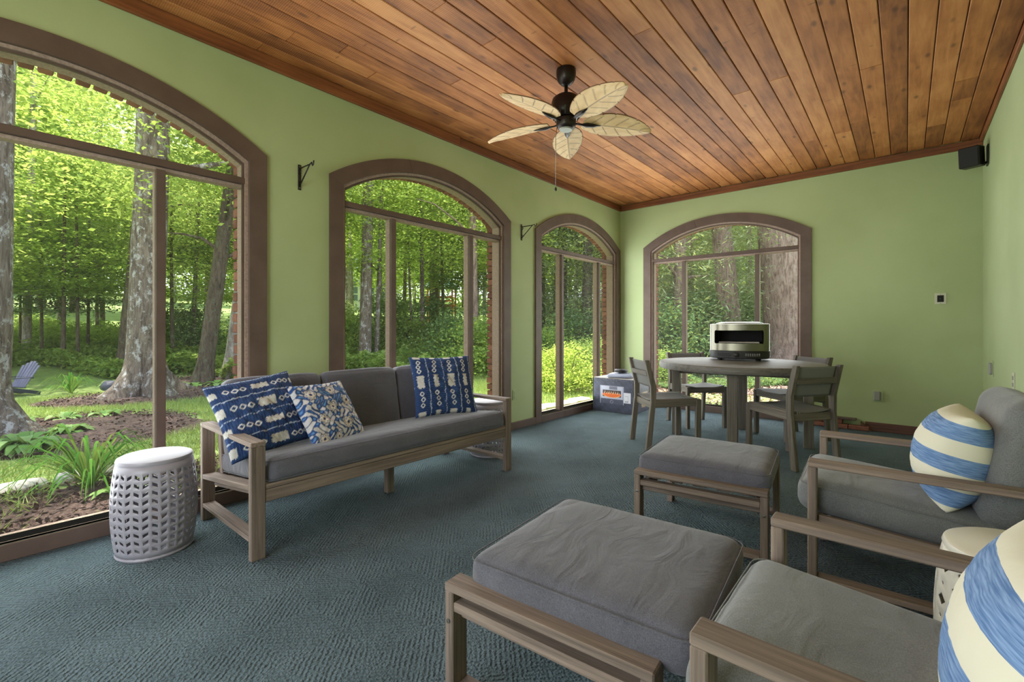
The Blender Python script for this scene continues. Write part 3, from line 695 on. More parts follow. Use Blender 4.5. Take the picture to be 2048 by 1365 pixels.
def pillow(name, ctr, right, up, w, h, th, pat, label, N=104, pinch=.07, swap=False, mt='print_cloth'):
    if pat is None: N = 40
    r = Vector(right).normalized(); u = Vector(up); u = (u-r*u.dot(r)).normalized(); n = r.cross(u)
    t = np.linspace(-1, 1, N+1); t = np.sign(t)*(1-(1-np.abs(t))**1.25)
    A, B = np.meshgrid(t, t, indexing='ij')
    prof = (np.clip(1-A**2, 0, 1)**.5*np.clip(1-B**2, 0, 1)**.5)**.85
    X = w/2*A*(1-pinch*(1-B**2)*np.abs(A)**2); Y = h/2*B*(1-pinch*(1-A**2)*np.abs(B)**2)
    wr = (.010*vnoise(A*4, B*4, w*9)+.005*vnoise(A*11, B*9, 2.))*(.25 if pat is None else 1)
    Zf = prof*(th/2+wr); Zb = -prof*(th/2+wr*.5)
    cf = np.ones(A.shape+(3,)) if pat is None else pat(B, A) if swap else pat(A, B)
    V = np.concatenate([np.stack([X, Y, Zf], -1).reshape(-1, 3), np.stack([X, Y, Zb], -1).reshape(-1, 3)])
    K = np.concatenate([cf.reshape(-1, 3)]*2); m = N+1; q = m*m
    idx = np.arange(q).reshape(m, m); a, b, c, d = idx[:-1, :-1].ravel(), idx[1:, :-1].ravel(), idx[1:, 1:].ravel(), idx[:-1, 1:].ravel()
    F = np.concatenate([np.stack([a, b, c, d], 1), np.stack([d, c, b, a], 1)+q])
    me = bpy.data.meshes.new(name); me.from_pydata(V.tolist(), [], F.tolist())
    ca = me.color_attributes.new('print', 'FLOAT_COLOR', 'POINT'); ca.data.foreach_set('color', np.concatenate([K, np.ones((len(K), 1))], 1).astype(np.float32).ravel())
    bm = bmesh.new(); bm.from_mesh(me); bmesh.ops.remove_doubles(bm, verts=bm.verts, dist=2e-4); bm.to_mesh(me); bm.free()
    me.polygons.foreach_set('use_smooth', [True]*len(me.polygons))
    mw = Matrix((r, u, n)).transposed().to_4x4(); mw.translation = ctr
    o = link(name, me, mt, None, mw); tag(o, label, 'pillow'); return o
pillow('throw_pillow', (-2.895, 1.10, .672), (-.03, .40, .05), (-.27, -.11, .42), .49, .48, .17, pat_indigo, 'indigo tie-dye pillow with cream patches leaning over the sofa\'s near arm', swap=True)
pillow('throw_pillow', (-2.80, 1.465, .635), (-.13, .40, -.01), (-.22, -.10, .36), .44, .44, .15, pat_floral, 'blue and cream floral pillow leaning against the indigo one')
pillow('throw_pillow', (-2.86, 2.475, .712), (.19, .49, 0), (-.19, .05, .465), .52, .50, .16, pat_indigo, 'indigo tie-dye pillow standing upright at the far end of the sofa')
pillow('striped_pillow', (.15, 2.70, .645), (.02, -1, 0), (.10, 0, .5), .46, .385, .27, None, 'plump blue and cream striped pillow on the lounge chair by the green wall', pinch=.04, mt='stripe_a')
pillow('striped_pillow', (.17, 1.215, .585), (-.02, -1, 0), (.12, 0, .5), .52, .42, .23, None, 'large blue and cream striped pillow on the nearest lounge chair', pinch=.04, mt='stripe_b')

# ================================================================ PIZZA OVEN ON THE TABLE
ov = empty('pizza_oven', (-1.43, 5.60, TZ), math.atan2(.217, .976)*1.0, 'round stainless steel pizza oven with black base on the dining table', 'oven')
# local -y is the front
def plan(r, n=2.7, k=72):
    return [(r*math.copysign(abs(math.cos(2*PI*i/k))**(2/n), math.cos(2*PI*i/k)), r*math.copysign(abs(math.sin(2*PI*i/k))**(2/n), math.sin(2*PI*i/k))*.92) for i in range(k)]
def stack(name, secs, m, parent, skip=None, caps=True):
    vs, fs = [], []; k = len(secs[0][0])
    for pl, z in secs: vs += [(p[0], p[1], z) for p in pl]
    for i in range(len(secs)-1):
        for j in range(k):
            j2 = (j+1) % k
            if skip and skip(i, secs[0][0][j], secs[0][0][j2]): continue
            fs.append((i*k+j, i*k+j2, (i+1)*k+j2, (i+1)*k+j))
    if caps: fs += [tuple(range(k-1, -1, -1)), tuple(range((len(secs)-1)*k, len(secs)*k))]
    o = mesh(name, vs, fs, m, parent, smooth=True); o.data.set_sharp_from_angle(angle=.6); return o
stack('shell', [(plan(.30), .108), (plan(.30), .187), (plan(.30), .329), (plan(.30), .392)], 'steel', ov, lambda i, a, b: i == 1 and a[1] < 0 and max(abs(a[0]), abs(b[0])) < .243, False)
stack('base', [(plan(.29), .022), (plan(.303), .03), (plan(.306), .105), (plan(.30), .11)], 'black', ov)
stack('lid_panel', [(plan(.302), .390), (plan(.302), .398), (plan(.285), .402)], 'steel', ov)
stack('dome', [(plan(.24, 2.1), .400), (plan(.235, 2.1), .412), (plan(.19, 2.1), .424)], 'steel', ov)
mesh('oven_chamber', [(-.235, -.22, .187), (.235, -.22, .187), (.235, .22, .187), (-.235, .22, .187), (-.235, -.22, .329), (.235, -.22, .329), (.235, .22, .329), (-.235, .22, .329)], [(0, 1, 2, 3), (7, 6, 5, 4), (3, 2, 6, 7), (0, 3, 7, 4), (2, 1, 5, 6)], 'dark', ov)
fr = [(-.24, .197), (-.225, .183), (.225, .183), (.24, .197), (.24, .319), (.225, .333), (-.225, .333), (-.24, .319)]
fi = [(p[0]*.955, .259+(p[1]-.259)*.86) for p in fr]
def ypl(x): return -.92*.301*(max(0, 1-(abs(x)/.301)**2.7))**(1/2.7)
mesh('opening_bezel', [(p[0], ypl(p[0])-.006, p[1]) for p in fr]+[(p[0], ypl(p[0])+.05, p[1]) for p in fi], [(i, (i+1) % 8, (i+1) % 8+8, i+8) for i in range(8)], 'steel', ov)
box('baking_stone', (-.2, -.18, .188), (.2, .2, .203), 'stone', ov)
lathe('gas_knob', [(0, 0), (.028, 0), (.026, .02), (.012, .026), (0, .026)], 'black', ov, 20, T(-.02, ypl(0)-.004, .066, PI/2))
lathe('knob_bezel', [(.030, 0), (.034, 0), (.034, .003), (.030, .003)], 'screw', ov, 20, T(-.02, ypl(0)-.005, .066, PI/2)).data.materials[0] = M['bronze']
for r_ in range(2):
    for i in range(20):
        if 7 <= i <= 10: continue
        x = -.2+i*.021
        box('vent_slot', (x-.006, ypl(x)-.0085, .074-r_*.016), (x+.006, ypl(x)-.004, .079-r_*.016), 'screw' if i > 12 else 'dark', ov, 0)
for sx_, sy_ in ((-1, -1), (1, -1), (1, 1), (-1, 1)):
    lathe('foot', [(.022, 0), (.026, .022), (0, .022)], 'black', ov, 16, T(sx_*.187, sy_*.187, 0))

# ================================================================ OVEN BOX BY THE CORNER
def printed(name, W_, H_, NX, NY, fn, parent, mw, m='print_card', th=None):
    x = np.linspace(0, 1, NX+1); y = np.linspace(0, 1, NY+1); A, B = np.meshgrid(x, y, indexing='ij')
    V = np.stack([A*W_-W_/2, B*H_-H_/2, A*0], -1).reshape(-1, 3); K = fn(A, B).reshape(-1, 3); my = NY+1
    F = [(i*my+j, (i+1)*my+j, (i+1)*my+j+1, i*my+j+1) for i in range(NX) for j in range(NY)]
    me = bpy.data.meshes.new(name); me.from_pydata(V.tolist(), [], F)
    ca = me.color_attributes.new('print', 'FLOAT_COLOR', 'POINT'); ca.data.foreach_set('color', np.concatenate([K, np.ones((len(K), 1))], 1).astype(np.float32).ravel())
    return link(name, me, m, parent, mw)
def box_front(a, b):
    c = lerp(rgb(46, 48, 62), rgb(66, 70, 90), vnoise(a*9, b*9, 1.)*.5+.5)
    def R4(x0, x1, y0, y1, k=0.): return ((a > x0) & (a < x1) & (b > y0+k*(a-x0)) & (b < y1+k*(a-x0)))*1.0
    c = lerp(c, rgb(150, 152, 168), R4(.19, .78, .24, .80)); c = lerp(c, rgb(72, 74, 92), R4(.205, .765, .24, .40)); c = lerp(c, rgb(172, 174, 190), R4(.22, .75, .40, .78))
    c = lerp(c, rgb(104, 104, 118), R4(.42, .62, .68, .78))
    el = ((a-.48)/.24)**2+((b-.55)/.115)**2
    c = lerp(c, rgb(52, 38, 34), R4(.25, .71, .46, .66)); c = lerp(c, rgb(214, 100, 34), (el < 1)*R4(.25, .71, .44, .56)); c = lerp(c, rgb(246, 196, 150), ((vnoise(a*70, b*16, 3.) > .1)*R4(.29, .68, .555, .63)))
    c = lerp(c, rgb(236, 150, 60), ((el > .75) & (el < 1))*R4(.25, .71, .44, .52))
    c = lerp(c, rgb(130, 132, 146), ((np.hypot((a-.48), (b-.31)*.9) > .03) & (np.hypot(a-.48, (b-.31)*.9) < .042))*1.0)
    c = lerp(c, rgb(206, 206, 212), R4(.78, .95, .30, .62)); c = lerp(c, rgb(120, 120, 128), R4(.80, .88, .33, .37)*(((a*160) % 2) < 1)); c = lerp(c, rgb(140, 140, 150), R4(.80, .90, .50, .515)); c = lerp(c, rgb(150, 150, 158), R4(.88, .888, .34, .49))
    sp = vnoise(a*43, b*37, 7.)+vnoise(a*91, b*71, 2.); c = lerp(c, rgb(176, 176, 184), np.clip((sp-1.45)*3, 0, .7))
    e = np.minimum(np.minimum(a, 1-a), np.minimum(b, 1-b)); return lerp(c, rgb(150, 148, 150), np.clip((.012-e)*90, 0, 1)*(vnoise(a*60, b*60, 5.) > .0))
def box_side(a, b):
    c = lerp(rgb(52, 52, 60), rgb(74, 74, 84), vnoise(a*8, b*8, 4.)*.5+.5); r = ((a > .5) & (a < .9) & (b > .12) & (b < .6))*1.0
    c = lerp(c, lerp(rgb(120, 96, 70), rgb(196, 170, 130), vnoise(a*16, b*24, 2.)*.5+.5), r); s = ((a > .1) & (a < .3) & (b > .35) & (b < .75) & (vnoise(a*40, b*50, 3.) > .2))*1.0
    return lerp(c, rgb(170, 168, 160), s)
bx = empty('cardboard_box', (-3.115, 6.03, 0), math.radians(1.5), 'dark printed cardboard oven box standing in the corner by the window', 'box')
M['card'] = mat('dark_card', C(62, 64, 76), .6)[0]; M['cardtop'] = mat('worn_card', C(158, 152, 146), .7)[0]
box('carton', (-.31, -.26, .002), (.31, .26, .468), 'card', bx, .008)
printed('front_print', .61, .455, 120, 90, box_front, bx, T(0, -.2625, .235, PI/2))
printed('side_print', .51, .455, 70, 60, box_side, bx, T(.3125, 0, .235, PI/2, 0, PI/2))
for s in (-1, 1): box('top_flap', (-.305, .003 if s > 0 else -.258, .468), (.305, .258 if s > 0 else -.003, .474), 'cardtop', bx, .002)
box('packing_tape', (-.30, -.03, .474), (.30, .03, .4755), 'clear', bx, 0)
bg = rounded_box('plastic_bag', .34, .30, .045, .02, 'clear', None, T(-3.07, 5.96, .505, 0, 0, .3), 14, .012, .010, 5); tag(bg, 'crumpled clear plastic bag lying on the oven box', 'bag')
pk = empty('black_puck', (-3.07, 5.95, .548), 0, 'round black cap resting on the plastic bag atop the box', 'cap')
lathe('cap_body', [(.08, 0), (.092, .006), (.092, .035), (.086, .042), (.06, .042), (.055, .036), (0, .036)], 'black', pk, 32)
lathe('grip_ring', [(.0925, .014), (.0945, .016), (.0945, .026), (.0925, .028)], 'dark', pk, 32)

# ================================================================ CEILING FAN
FXc, FYc = -1.942, 2.887
fan = empty('ceiling_fan', (FXc, FYc, ZC), 0, 'dark bronze ceiling fan with five pale leaf shaped blades', 'fan')
lathe('canopy', [(.072, 0), (.074, -.02), (.073, -.05), (.062, -.085), (.04, -.108), (.026, -.118), (0, -.118)][::-1], 'bronze', fan, 36)
tube('downrod', [(0, 0, -.10), (0, 0, -.23)], .0135, 'bronze', fan, 14)
lathe('motor_housing', [(0, -.37), (.085, -.37), (.098, -.352), (.108, -.33), (.11, -.30), (.112, -.26), (.104, -.225), (.08, -.205), (.03, -.192), (.016, -.185), (0, -.185)], 'bronze', fan, 40)
for i in range(18):
    a = 2*PI*i/18; d = Vector((math.cos(a), math.sin(a), 0)); board('vent_rib', d*.095+Vector((0, 0, -.368)), d*.112+Vector((0, 0, -.315)), .008, .006, (-d.y, d.x, 0), 'black', fan, 0)
lathe('switch_housing', [(0, -.447), (.05, -.447), (.064, -.437), (.073, -.42), (.075, -.375), (.06, -.365), (0, -.365)], 'bronze', fan, 36)
lathe('bottom_cap', [(0, -.456), (.045, -.455), (.052, -.447), (0, -.445)], 'gplate', fan, 30)
tube('pull_chain', [(-.05, -.045, -.43), (-.058, -.052, -.50), (-.058, -.052, -.885)], .0022, 'screw', fan, 5)
lathe('chain_knob', [(0, -.915), (.008, -.908), (.009, -.897), (.003, -.883), (0, -.88)], 'black', fan, 12, T(-.058, -.052, 0))
def blade_mesh():
    NX, NY = 70, 30; s = np.linspace(0, 1, NX+1); y = np.linspace(-1, 1, NY+1); S, Y = np.meshgrid(s, y, indexing='ij')
    wv = .128*np.sin(PI*np.clip(S*.94+.05, 0, 1)**.85)**.62
    notch = 1-.10*((np.abs(((S*6+.3*np.sign(Y)) % 1.0)-.08) < .035) & (np.abs(Y) > .7))
    Xc = .13+.54*S; Yc = Y*wv*notch; Z = -.012*(1-np.abs(Y))+.012*np.sin(PI*S)-.03*S
    c = lerp(rgb(232, 200, 150), rgb(214, 176, 124), vnoise(S*8, Y*4, 1.)*.5+.5)+0*S[..., None]
    dark = np.maximum(np.clip(1.3-np.abs(((S*5.5-np.abs(Y)*1.0) % 1.0)-.5)/.05, 0, 1)*(np.abs(Y) > .1)*(np.abs(Y) < .85), np.clip(1.2-np.abs(Y)/.035, 0, 1)*.8)
    c = lerp(c, rgb(84, 60, 44), dark*.85); c = lerp(c, rgb(130, 96, 66), np.clip((np.abs(Y)-.95)*25, 0, 1))
    V = np.stack([Xc, Yc, Z], -1).reshape(-1, 3); m = NY+1
    F = [(i*m+j, (i+1)*m+j, (i+1)*m+j+1, i*m+j+1) for i in range(NX) for j in range(NY)]
    me = bpy.data.meshes.new('blade'); me.from_pydata(V.tolist(), [], F)
    ca = me.color_attributes.new('print', 'FLOAT_COLOR', 'POINT'); ca.data.foreach_set('color', np.concatenate([c.reshape(-1, 3), np.ones((len(V), 1))], 1).astype(np.float32).ravel())
    me.polygons.foreach_set('use_smooth', [True]*len(me.polygons)); me.materials.append(M['print_blade']); return me
bme = blade_mesh(); ime = None
for i in range(5):
    b = link('blade', bme, None, fan, Matrix.Rotation(math.radians(-22+72*i), 4, 'Z') @ Matrix.Translation((0, 0, -.385)) @ Matrix.Rotation(math.radians(-13), 4, 'X'))
    b.modifiers.new('thickness', 'SOLIDIFY').thickness = .006
    if ime is None:
        o = tube('blade_iron', [(.06, 0, -.012), (.12, 0, -.020), (.16, 0, -.024), (.21, 0, -.024), (.27, 0, -.02)], [.010, .011, .024, .02, .003], 'bronze', b, 10); ime = o.data
        for v in ime.vertices: v.co.z = -.022+(v.co.z+.022)*.5
    else: link('blade_iron', ime, None, b)

# ================================================================ THINGS ON THE WALLS
def plant_hook(y, label):
    h = empty('plant_bracket', (XL, y, 0), 0, label, 'bracket', 'plant brackets on the left wall')
    board('back_plate', (.004, 0, 2.215), (.004, 0, 2.405), .024, .008, (0, 1, 0), 'black', h)
    tube('arm', [(.008, 0, 2.375), (.17, 0, 2.372), (.195, 0, 2.378), (.21, 0, 2.352), (.222, 0, 2.358), (.228, 0, 2.385)], .005, 'black', h)
    tube('brace', [(.008, 0, 2.245), (.165, 0, 2.37)], .005, 'black', h)
    for z, s in ((2.34, 1), (2.275, -1)): tube('scroll', [(.008, 0, z), (.022, 0, z+s*.004), (.028, 0, z+s*.018), (.018, 0, z+s*.024)], .0035, 'black', h)
    for z in (2.39, 2.23): lathe('screw', [(0, 0), (.005, 0), (.004, .003), (0, .003)], 'screw', h, 8, T(.008, 0, z, 0, PI/2))
plant_hook(1.58, 'black iron plant bracket between the largest and the middle window')
plant_hook(4.205, 'black iron plant bracket beside the casing of the corner window')
def wall_plate(name, mw, label, cat, face, inner, kind, size=(.075, .118)):
    p = empty(name, (0, 0, 0), 0, label, cat); p.matrix_world = mw      # local z leaves the wall
    box('cover_plate', (-size[0]/2, -size[1]/2, 0), (size[0]/2, size[1]/2, .006), face, p, .003)
    if kind == 'outlet':
        for s in (-1, 1): box('socket', (-.017, s*.024-.015, .006), (.017, s*.024+.015, .010), inner, p, .003)
        lathe('screw', [(0, .006), (.003, .006), (.003, .0075), (0, .0075)], 'screw', p, 8)
    elif kind == 'cover':
        box('cover_lid', (-.034, -.052, .006), (.024, .052, .03), inner, p, .006); box('hinge', (.024, -.045, .006), (.03, .045, .022), 'gplate', p, .002)
    elif kind == 'switch':
        box('recess', (-.026, -.036, .006), (.026, .036, .0075), 'dark', p, 0); box('toggle', (-.006, -.012, .0075), (.006, .012, .018), 'black', p, .002)
        for s in (-1, 1): lathe('screw', [(0, .006), (.004, .006), (.004, .008), (0, .008)], 'screw', p, 8, T(0, s*.048, 0))
onL = lambda y, z: Matrix.Translation((XL, y, z)) @ Matrix(((0, 0, 1, 0), (1, 0, 0, 0), (0, 1, 0, 0), (0, 0, 0, 1)))
onB = lambda x, z: Matrix.Translation((x, YB, z)) @ Matrix(((1, 0, 0, 0), (0, 0, -1, 0), (0, 1, 0, 0), (0, 0, 0, 1)))
onR = lambda y, z: Matrix.Translation((XR, y, z)) @ Matrix(((0, 0, -1, 0), (-1, 0, 0, 0), (0, 1, 0, 0), (0, 0, 0, 1)))
M['gpaint'] = mat('painted_over_plate', C(168, 184, 138), .5)[0]
wall_plate('power_outlet', onL(4.08, .40), 'painted power outlet low on the left wall past the sofa arm', 'outlet', 'gpaint', 'gpaint', 'outlet')
wall_plate('outlet_cover', onB(-.25, .405), 'grey lidded weatherproof outlet low on the end wall', 'outlet', 'gpaint', 'gplate', 'cover', (.10, .125))
wall_plate('wall_switch', onB(.275, 1.49), 'ivory switch plate with a dark centre high on the end wall', 'switch', 'plate', 'dark', 'switch', (.092, .118))
wall_plate('wall_jack', onR(5.97, .81), 'pale cover plate on the right wall closest to the end wall', 'outlet', 'gpaint', 'gplate', 'cover', (.09, .14))
wall_plate('power_outlet', onR(4.9, .79), 'pale outlet plate on the right wall above the tall chair back', 'outlet', 'plate', 'gplate', 'outlet', (.08, .13))
sp = empty('loudspeaker', (XR, 6.27, 2.82), 0, 'small black loudspeaker high in the corner under the ceiling', 'speaker')
box('wall_plate', (-.012, -.05, -.09), (0, .05, .10), 'black', sp)
tube('mount_arm', [(-.01, 0, -.06), (-.05, 0, -.075), (-.09, 0, -.075)], .012, 'black', sp)
g = T(-.115, -.01, .005, math.radians(6), 0, math.radians(-22))
cb = box('cabinet', (-.075, -.07, -.095), (.075, .07, .095), 'black', sp, .006); cb.matrix_local = g
gr = box('grille', (-.068, -.076, -.088), (.068, -.0705, .088), 'dark', cb, .002)
nl = tube('ceiling_hook', [(-2.86, YB-.001, 2.60), (-2.86, YB-.02, 2.597), (-2.85, YB-.028, 2.587), (-2.86, YB-.03, 2.60)], .0025, 'plate'); tag(nl, 'tiny pale screw hook in the end wall above the casing', 'hook'); nl.name = 'screw_hook'
# ================================================================ THE GARDEN AND WOODS
G0 = -.06
def gz(x, y):
    r = math.hypot(x, y); return G0+.088*max(0., r-12.5)
def gzv(x, y): return G0+.088*np.maximum(0., np.hypot(x, y)-12.5)
RV = Vector((.7588, .6513, 0))
def ray(px):
    u = (px-1024)/919.14; return Vector((u*.7588-.6513, u*.6513+.7588, 0))
# ground
xs = np.concatenate([np.linspace(-75, -16, 24), np.linspace(-15, 6, 43), np.linspace(8, 40, 12)]); ys = np.concatenate([np.linspace(-30, -3, 12), np.linspace(-2, 16, 37), np.linspace(18, 75, 24)])
Xg, Yg = np.meshgrid(xs, ys, indexing='ij'); Zg = gzv(Xg, Yg)+.02*vnoise(Xg*1.3, Yg*1.1, 1.)*(np.hypot(Xg, Yg) > 9)
V = np.stack([Xg, Yg, Zg], -1).reshape(-1, 3); ny = len(ys)
o = mesh('ground', V.tolist(), [(i*ny+j, (i+1)*ny+j, (i+1)*ny+j+1, i*ny+j+1) for i in range(len(xs)-1) for j in range(ny-1)], 'lawn', None, smooth=True); o['kind'] = 'structure'
BEDS = []
def bed(x, y, rx, ry, name, label, h=.05):
    BEDS.append((x, y, rx, ry)); n, k = 40, 6; vs = [(0, 0, h)]; fs = []
    for i in range(1, k+1):
        f = i/k
        for j in range(n):
            a = 2*PI*j/n; q = f*(1+.10*math.sin(3*a+x)+.07*math.sin(7*a+y)); vs.append((rx*q*math.cos(a), ry*q*math.sin(a), h*(1-f**3)+.004+.01*RNG.random()*(f < 1)))
    vs = [(vx, vy, vz+gz(x+vx, y+vy)-gz(x, y)) for vx, vy, vz in vs]
    fs = [(0, 1+j, 1+(j+1) % n) for j in range(n)]
    for i in range(k-1):
        for j in range(n): a = 1+i*n; fs.append((a+j, a+n+j, a+n+(j+1) % n, a+(j+1) % n))
    o = mesh(name, vs, fs, 'mulch', None, smooth=True); o.location = (x, y, gz(x, y)); tag(o, label, 'mulch bed'); return o
bed(-7.5, .55, 1.35, 1.5, 'mulch_bed', 'brown mulch bed around the big tree at the left edge')
bed(-10.35, 2.2, 1.0, 1.7, 'mulch_bed', 'mulch ring at the roots of the flared tree')
bed(-11.9, 3.9, 1.3, 1.9, 'mulch_bed', 'mulch bed below the two leaning trunks')
bed(-4.42, .6, .58, 2.4, 'mulch_bed', 'dark mossy soil strip under the large window', .03)
bed(-3.6, 12.2, 4.2, 4.0, 'leaf_litter', 'brown leaf litter under the great trees beyond the end window', .03)
# foliage ----------------------------------------------------------
def leaves(ctr, nrm, ln, wd, rnd):
    """one kite shaped leaf per centre"""
    n = len(ctr); a = rnd.normal(size=(n, 3)); a -= nrm*np.sum(a*nrm, 1, keepdims=True); a /= np.linalg.norm(a, axis=1, keepdims=True)+1e-9
    b = np.cross(nrm, a); ln = np.asarray(ln).reshape(-1, 1)*np.ones((n, 1)); wd = np.asarray(wd).reshape(-1, 1)*np.ones((n, 1))
    V = np.stack([ctr-a*ln*.5, ctr-a*ln*.05+b*wd*.5, ctr+a*ln*.5, ctr-a*ln*.05-b*wd*.5], 1)
    return V.reshape(-1, 3)
def unit(v): return v/(np.linalg.norm(v, axis=1, keepdims=True)+1e-9)
def crown_mesh(name, m, seed, R_, z0, z1, sprays, per, leaf, sr=.7, flat=.16, tilt=.5, droop=0., shape=1.0, aspect=.62):
    rnd = np.random.default_rng(seed)
    z = rnd.uniform(0, 1, sprays); prof = np.sin(PI*np.clip(z*.9+.08, 0, 1))**shape
    r = R_*prof*np.sqrt(rnd.uniform(.04, 1, sprays)); a = rnd.uniform(0, 2*PI, sprays)
    S = np.stack([r*np.cos(a), r*np.sin(a), z0+(z1-z0)*z-.12*r], 1)
    d = rnd.normal(size=(sprays*per, 3))*np.array([sr*.5, sr*.5, flat*.5]); d[:, 2] -= droop*np.hypot(d[:, 0], d[:, 1])
    P = np.repeat(S, per, 0)+d
    nr = unit(np.array([0, 0, 1.])+rnd.normal(size=P.shape)*tilt)
    me = quads(name, leaves(P, nr, leaf*rnd.uniform(.6, 1.25, len(P)), leaf*aspect*rnd.uniform(.6, 1.2, len(P)), rnd), m)
    d_ = me.data; bpy.data.objects.remove(me); return d_
CR = {
 'tall': [crown_mesh('foliage', 'leaf', 20+i, 3.4, 4.2, 14, 120, 95, .095, 1.1, .3, .55) for i in range(2)]+[crown_mesh('foliage', 'leafy', 25, 3.6, 3.4, 13, 120, 95, .095, 1.1, .3, .55)],
 'far': [crown_mesh('foliage', 'leaf', 30, 4.2, 1.6, 12.5, 165, 42, .30, 1.5, .5, .6), crown_mesh('foliage', 'leafy', 31, 4.0, 2.2, 12, 165, 42, .30, 1.5, .5, .6)],
 'young': [crown_mesh('foliage', 'leaf', 40, 1.9, 1.9, 5.6, 140, 70, .095, .9, .10, .35, .1), crown_mesh('foliage', 'leafy', 41, 1.7, 1.8, 5.2, 130, 70, .095, .9, .10, .35, .1), crown_mesh('foliage', 'leafd', 42, 1.9, 1.5, 4.4, 140, 70, .09, .9, .10, .35, .1)],
 'shrub': [crown_mesh('foliage', 'leafd', 50, 1.0, .0, 1.5, 120, 40, .085, .5, .2, .7), crown_mesh('foliage', 'leaf', 51, .95, .0, 1.2, 110, 40, .08, .5, .2, .7), crown_mesh('foliage', 'leafy', 52, .9, .0, 1.1, 110, 40, .075, .45, .2, .7)],
 'hemlock': [crown_mesh('foliage', 'needle', 60, 2.6, .8, 9, 330, 56, .20, 1.0, .22, .45, .45, .7, .16), crown_mesh('foliage', 'needle', 61, 2.3, .4, 8, 300, 56, .18, 1.0, .22, .45, .5, .7, .16)],
}
def trunk(parent, pts, m, segs=14, roots=0, seed=0):
    """pts: (x, y, z, r) in the tree's own space; roots adds a flare"""
    P = []
    for i in range(len(pts)-1):
        a, b = pts[i], pts[i+1]; k = 5 if i else 8
        for j in range(k): f = j/k; P.append([a[q]*(1-f)+b[q]*f for q in range(4)])
    P.append(list(pts[-1])); vs, fs = [], []
    for (x, y, z, r) in P:
        for k in range(segs):
            t = 2*PI*k/segs; rr = r*(1+.07*noise.noise(Vector((math.cos(t)*1.5+seed, math.sin(t)*1.5, z*.9))))
            if roots and z < 1.0: rr *= 1+roots*max(0, (1.0-z))**3.2*(1+.75*math.cos(4*t+seed)+.5*math.cos(7*t))
            vs.append((x+rr*math.cos(t), y+rr*math.sin(t), z))
    for i in range(len(P)-1):
        for k in range(segs): fs.append((i*segs+k, i*segs+(k+1) % segs, (i+1)*segs+(k+1) % segs, (i+1)*segs+k))
    return mesh('trunk', vs, fs, m, parent, smooth=True)
def branches(parent, top, n, zr, L, r, m, lean, seed):
    rr = random.Random(seed)
    for i in range(n):
        z = rr.uniform(*zr); a = rr.uniform(0, 2*PI); c = lean*z; d = Vector((math.cos(a), math.sin(a), rr.uniform(.1, .6)))
        l = L*rr.uniform(.5, 1); p = [c+Vector((0, 0, z))+d*(l*f)+Vector((0, 0, .12*l*math.sin(f*3)+rr.uniform(-.05, .05)*l)) for f in (0, .35, .7, 1)]
        tube('branch', p, [r, r*.75, r*.5, r*.2], m, parent, 6, False)
def tree(name, pos, r0, lean, h, m, label, crown=None, group=None, roots=0, nb=4, taper=.55, cs=1.0, cz=0., seed=1, cat='tree', zr=None):
    t = empty(name, (pos[0], pos[1], gz(pos[0], pos[1])-.02), 0, label, cat, group)
    L = Vector(lean); k = [0, .15, .5, 1.0]
    trunk(t, [(L.x*h*f, L.y*h*f, h*f, r0*(1-(1-taper)*f)) for f in k], m, 18 if r0 > .2 else 10, roots, seed)
    if nb: branches(t, None, nb, zr or (h*.3, h*.75), h*.16, r0*.28, m, L, seed)
    if crown:
        kind, i = crown; c = link('foliage', CR[kind][i], None, t); c.location = (L.x*h*.55, L.y*h*.55, cz); c.scale = (cs, cs, cs); c.rotation_euler = (0, 0, seed*1.3)
    return t
ln = lambda k: tuple(RV*k)
tree('oak_tree', (-7.82, -.045), .30, ln(.034), 12, 'bark', 'big lichened trunk at the left edge of the largest window', ('tall', 0), None, .9, 3, seed=3)
tree('flared_tree', (-10.35, 1.95), .285, ln(.035), 13, 'bark', 'tree with widely flared roots behind the mullion of the largest window', ('tall', 2), None, 1.3, 4, seed=5)
tree('leaning_tree', (-14.35, 2.31), .155, ln(.10), 10, 'barkd', 'slim dark tree leaning right, just left of the flared tree', ('tall', 1), None, .3, 4, seed=7)
tree('leaning_tree', (-11.75, 3.24), .165, ln(.14), 9, 'barkd', 'dark leaning trunk left of the pale one by the casing', ('young', 0), None, .4, 4, seed=8, cs=1.3, cz=2.0)
tree('pale_tree', (-12.1, 3.90), .17, ln(.12), 9, 'birch', 'pale barked trunk leaning right beside the casing of the largest window', ('tall', 0), None, .4, 3, seed=9)
tree('slender_tree', (-12.24, 7.53), .185, ln(.02), 13, 'bark', 'grey trunk in the left light of the middle window', ('tall', 1), None, .3, 5, seed=10)
p = ray(868)*21; tree('dark_tree', (p.x, p.y), .24, ln(.005), 13, 'barkd', 'stout dark trunk in the centre light of the middle window', ('tall', 2), None, .3, 5, seed=12)
p = ray(846)*16; tree('slender_tree', (p.x, p.y), .085, ln(-.012), 10, 'bark', 'thin pale stem just left of the stout dark trunk', ('young', 1), None, .2, 4, seed=13, cs=1.2, cz=3)
p = ray(949)*13; tree('slender_tree', (p.x, p.y), .125, ln(-.01), 11, 'barkr', 'brown trunk behind the right mullion of the middle window', ('tall', 0), None, .3, 3, seed=14)
p = ray(969)*22; tree('slender_tree', (p.x, p.y), .10, ln(.0), 12, 'birch', 'thin pale stem in the right light of the middle window', ('tall', 1), None, .2, 3, seed=15)
p = ray(1172)*14.5; tree('dark_tree', (p.x, p.y), .15, ln(.01), 11, 'barkd', 'dark trunk in the centre light of the corner window', ('hemlock', 1), None, .3, 5, seed=16)
p = ray(1110)*18; tree('slender_tree', (p.x, p.y), .09, ln(.02), 10, 'bark', 'thin grey stem in the left light of the corner window', ('young', 0), None, .2, 3, seed=17, cs=1.3, cz=3)
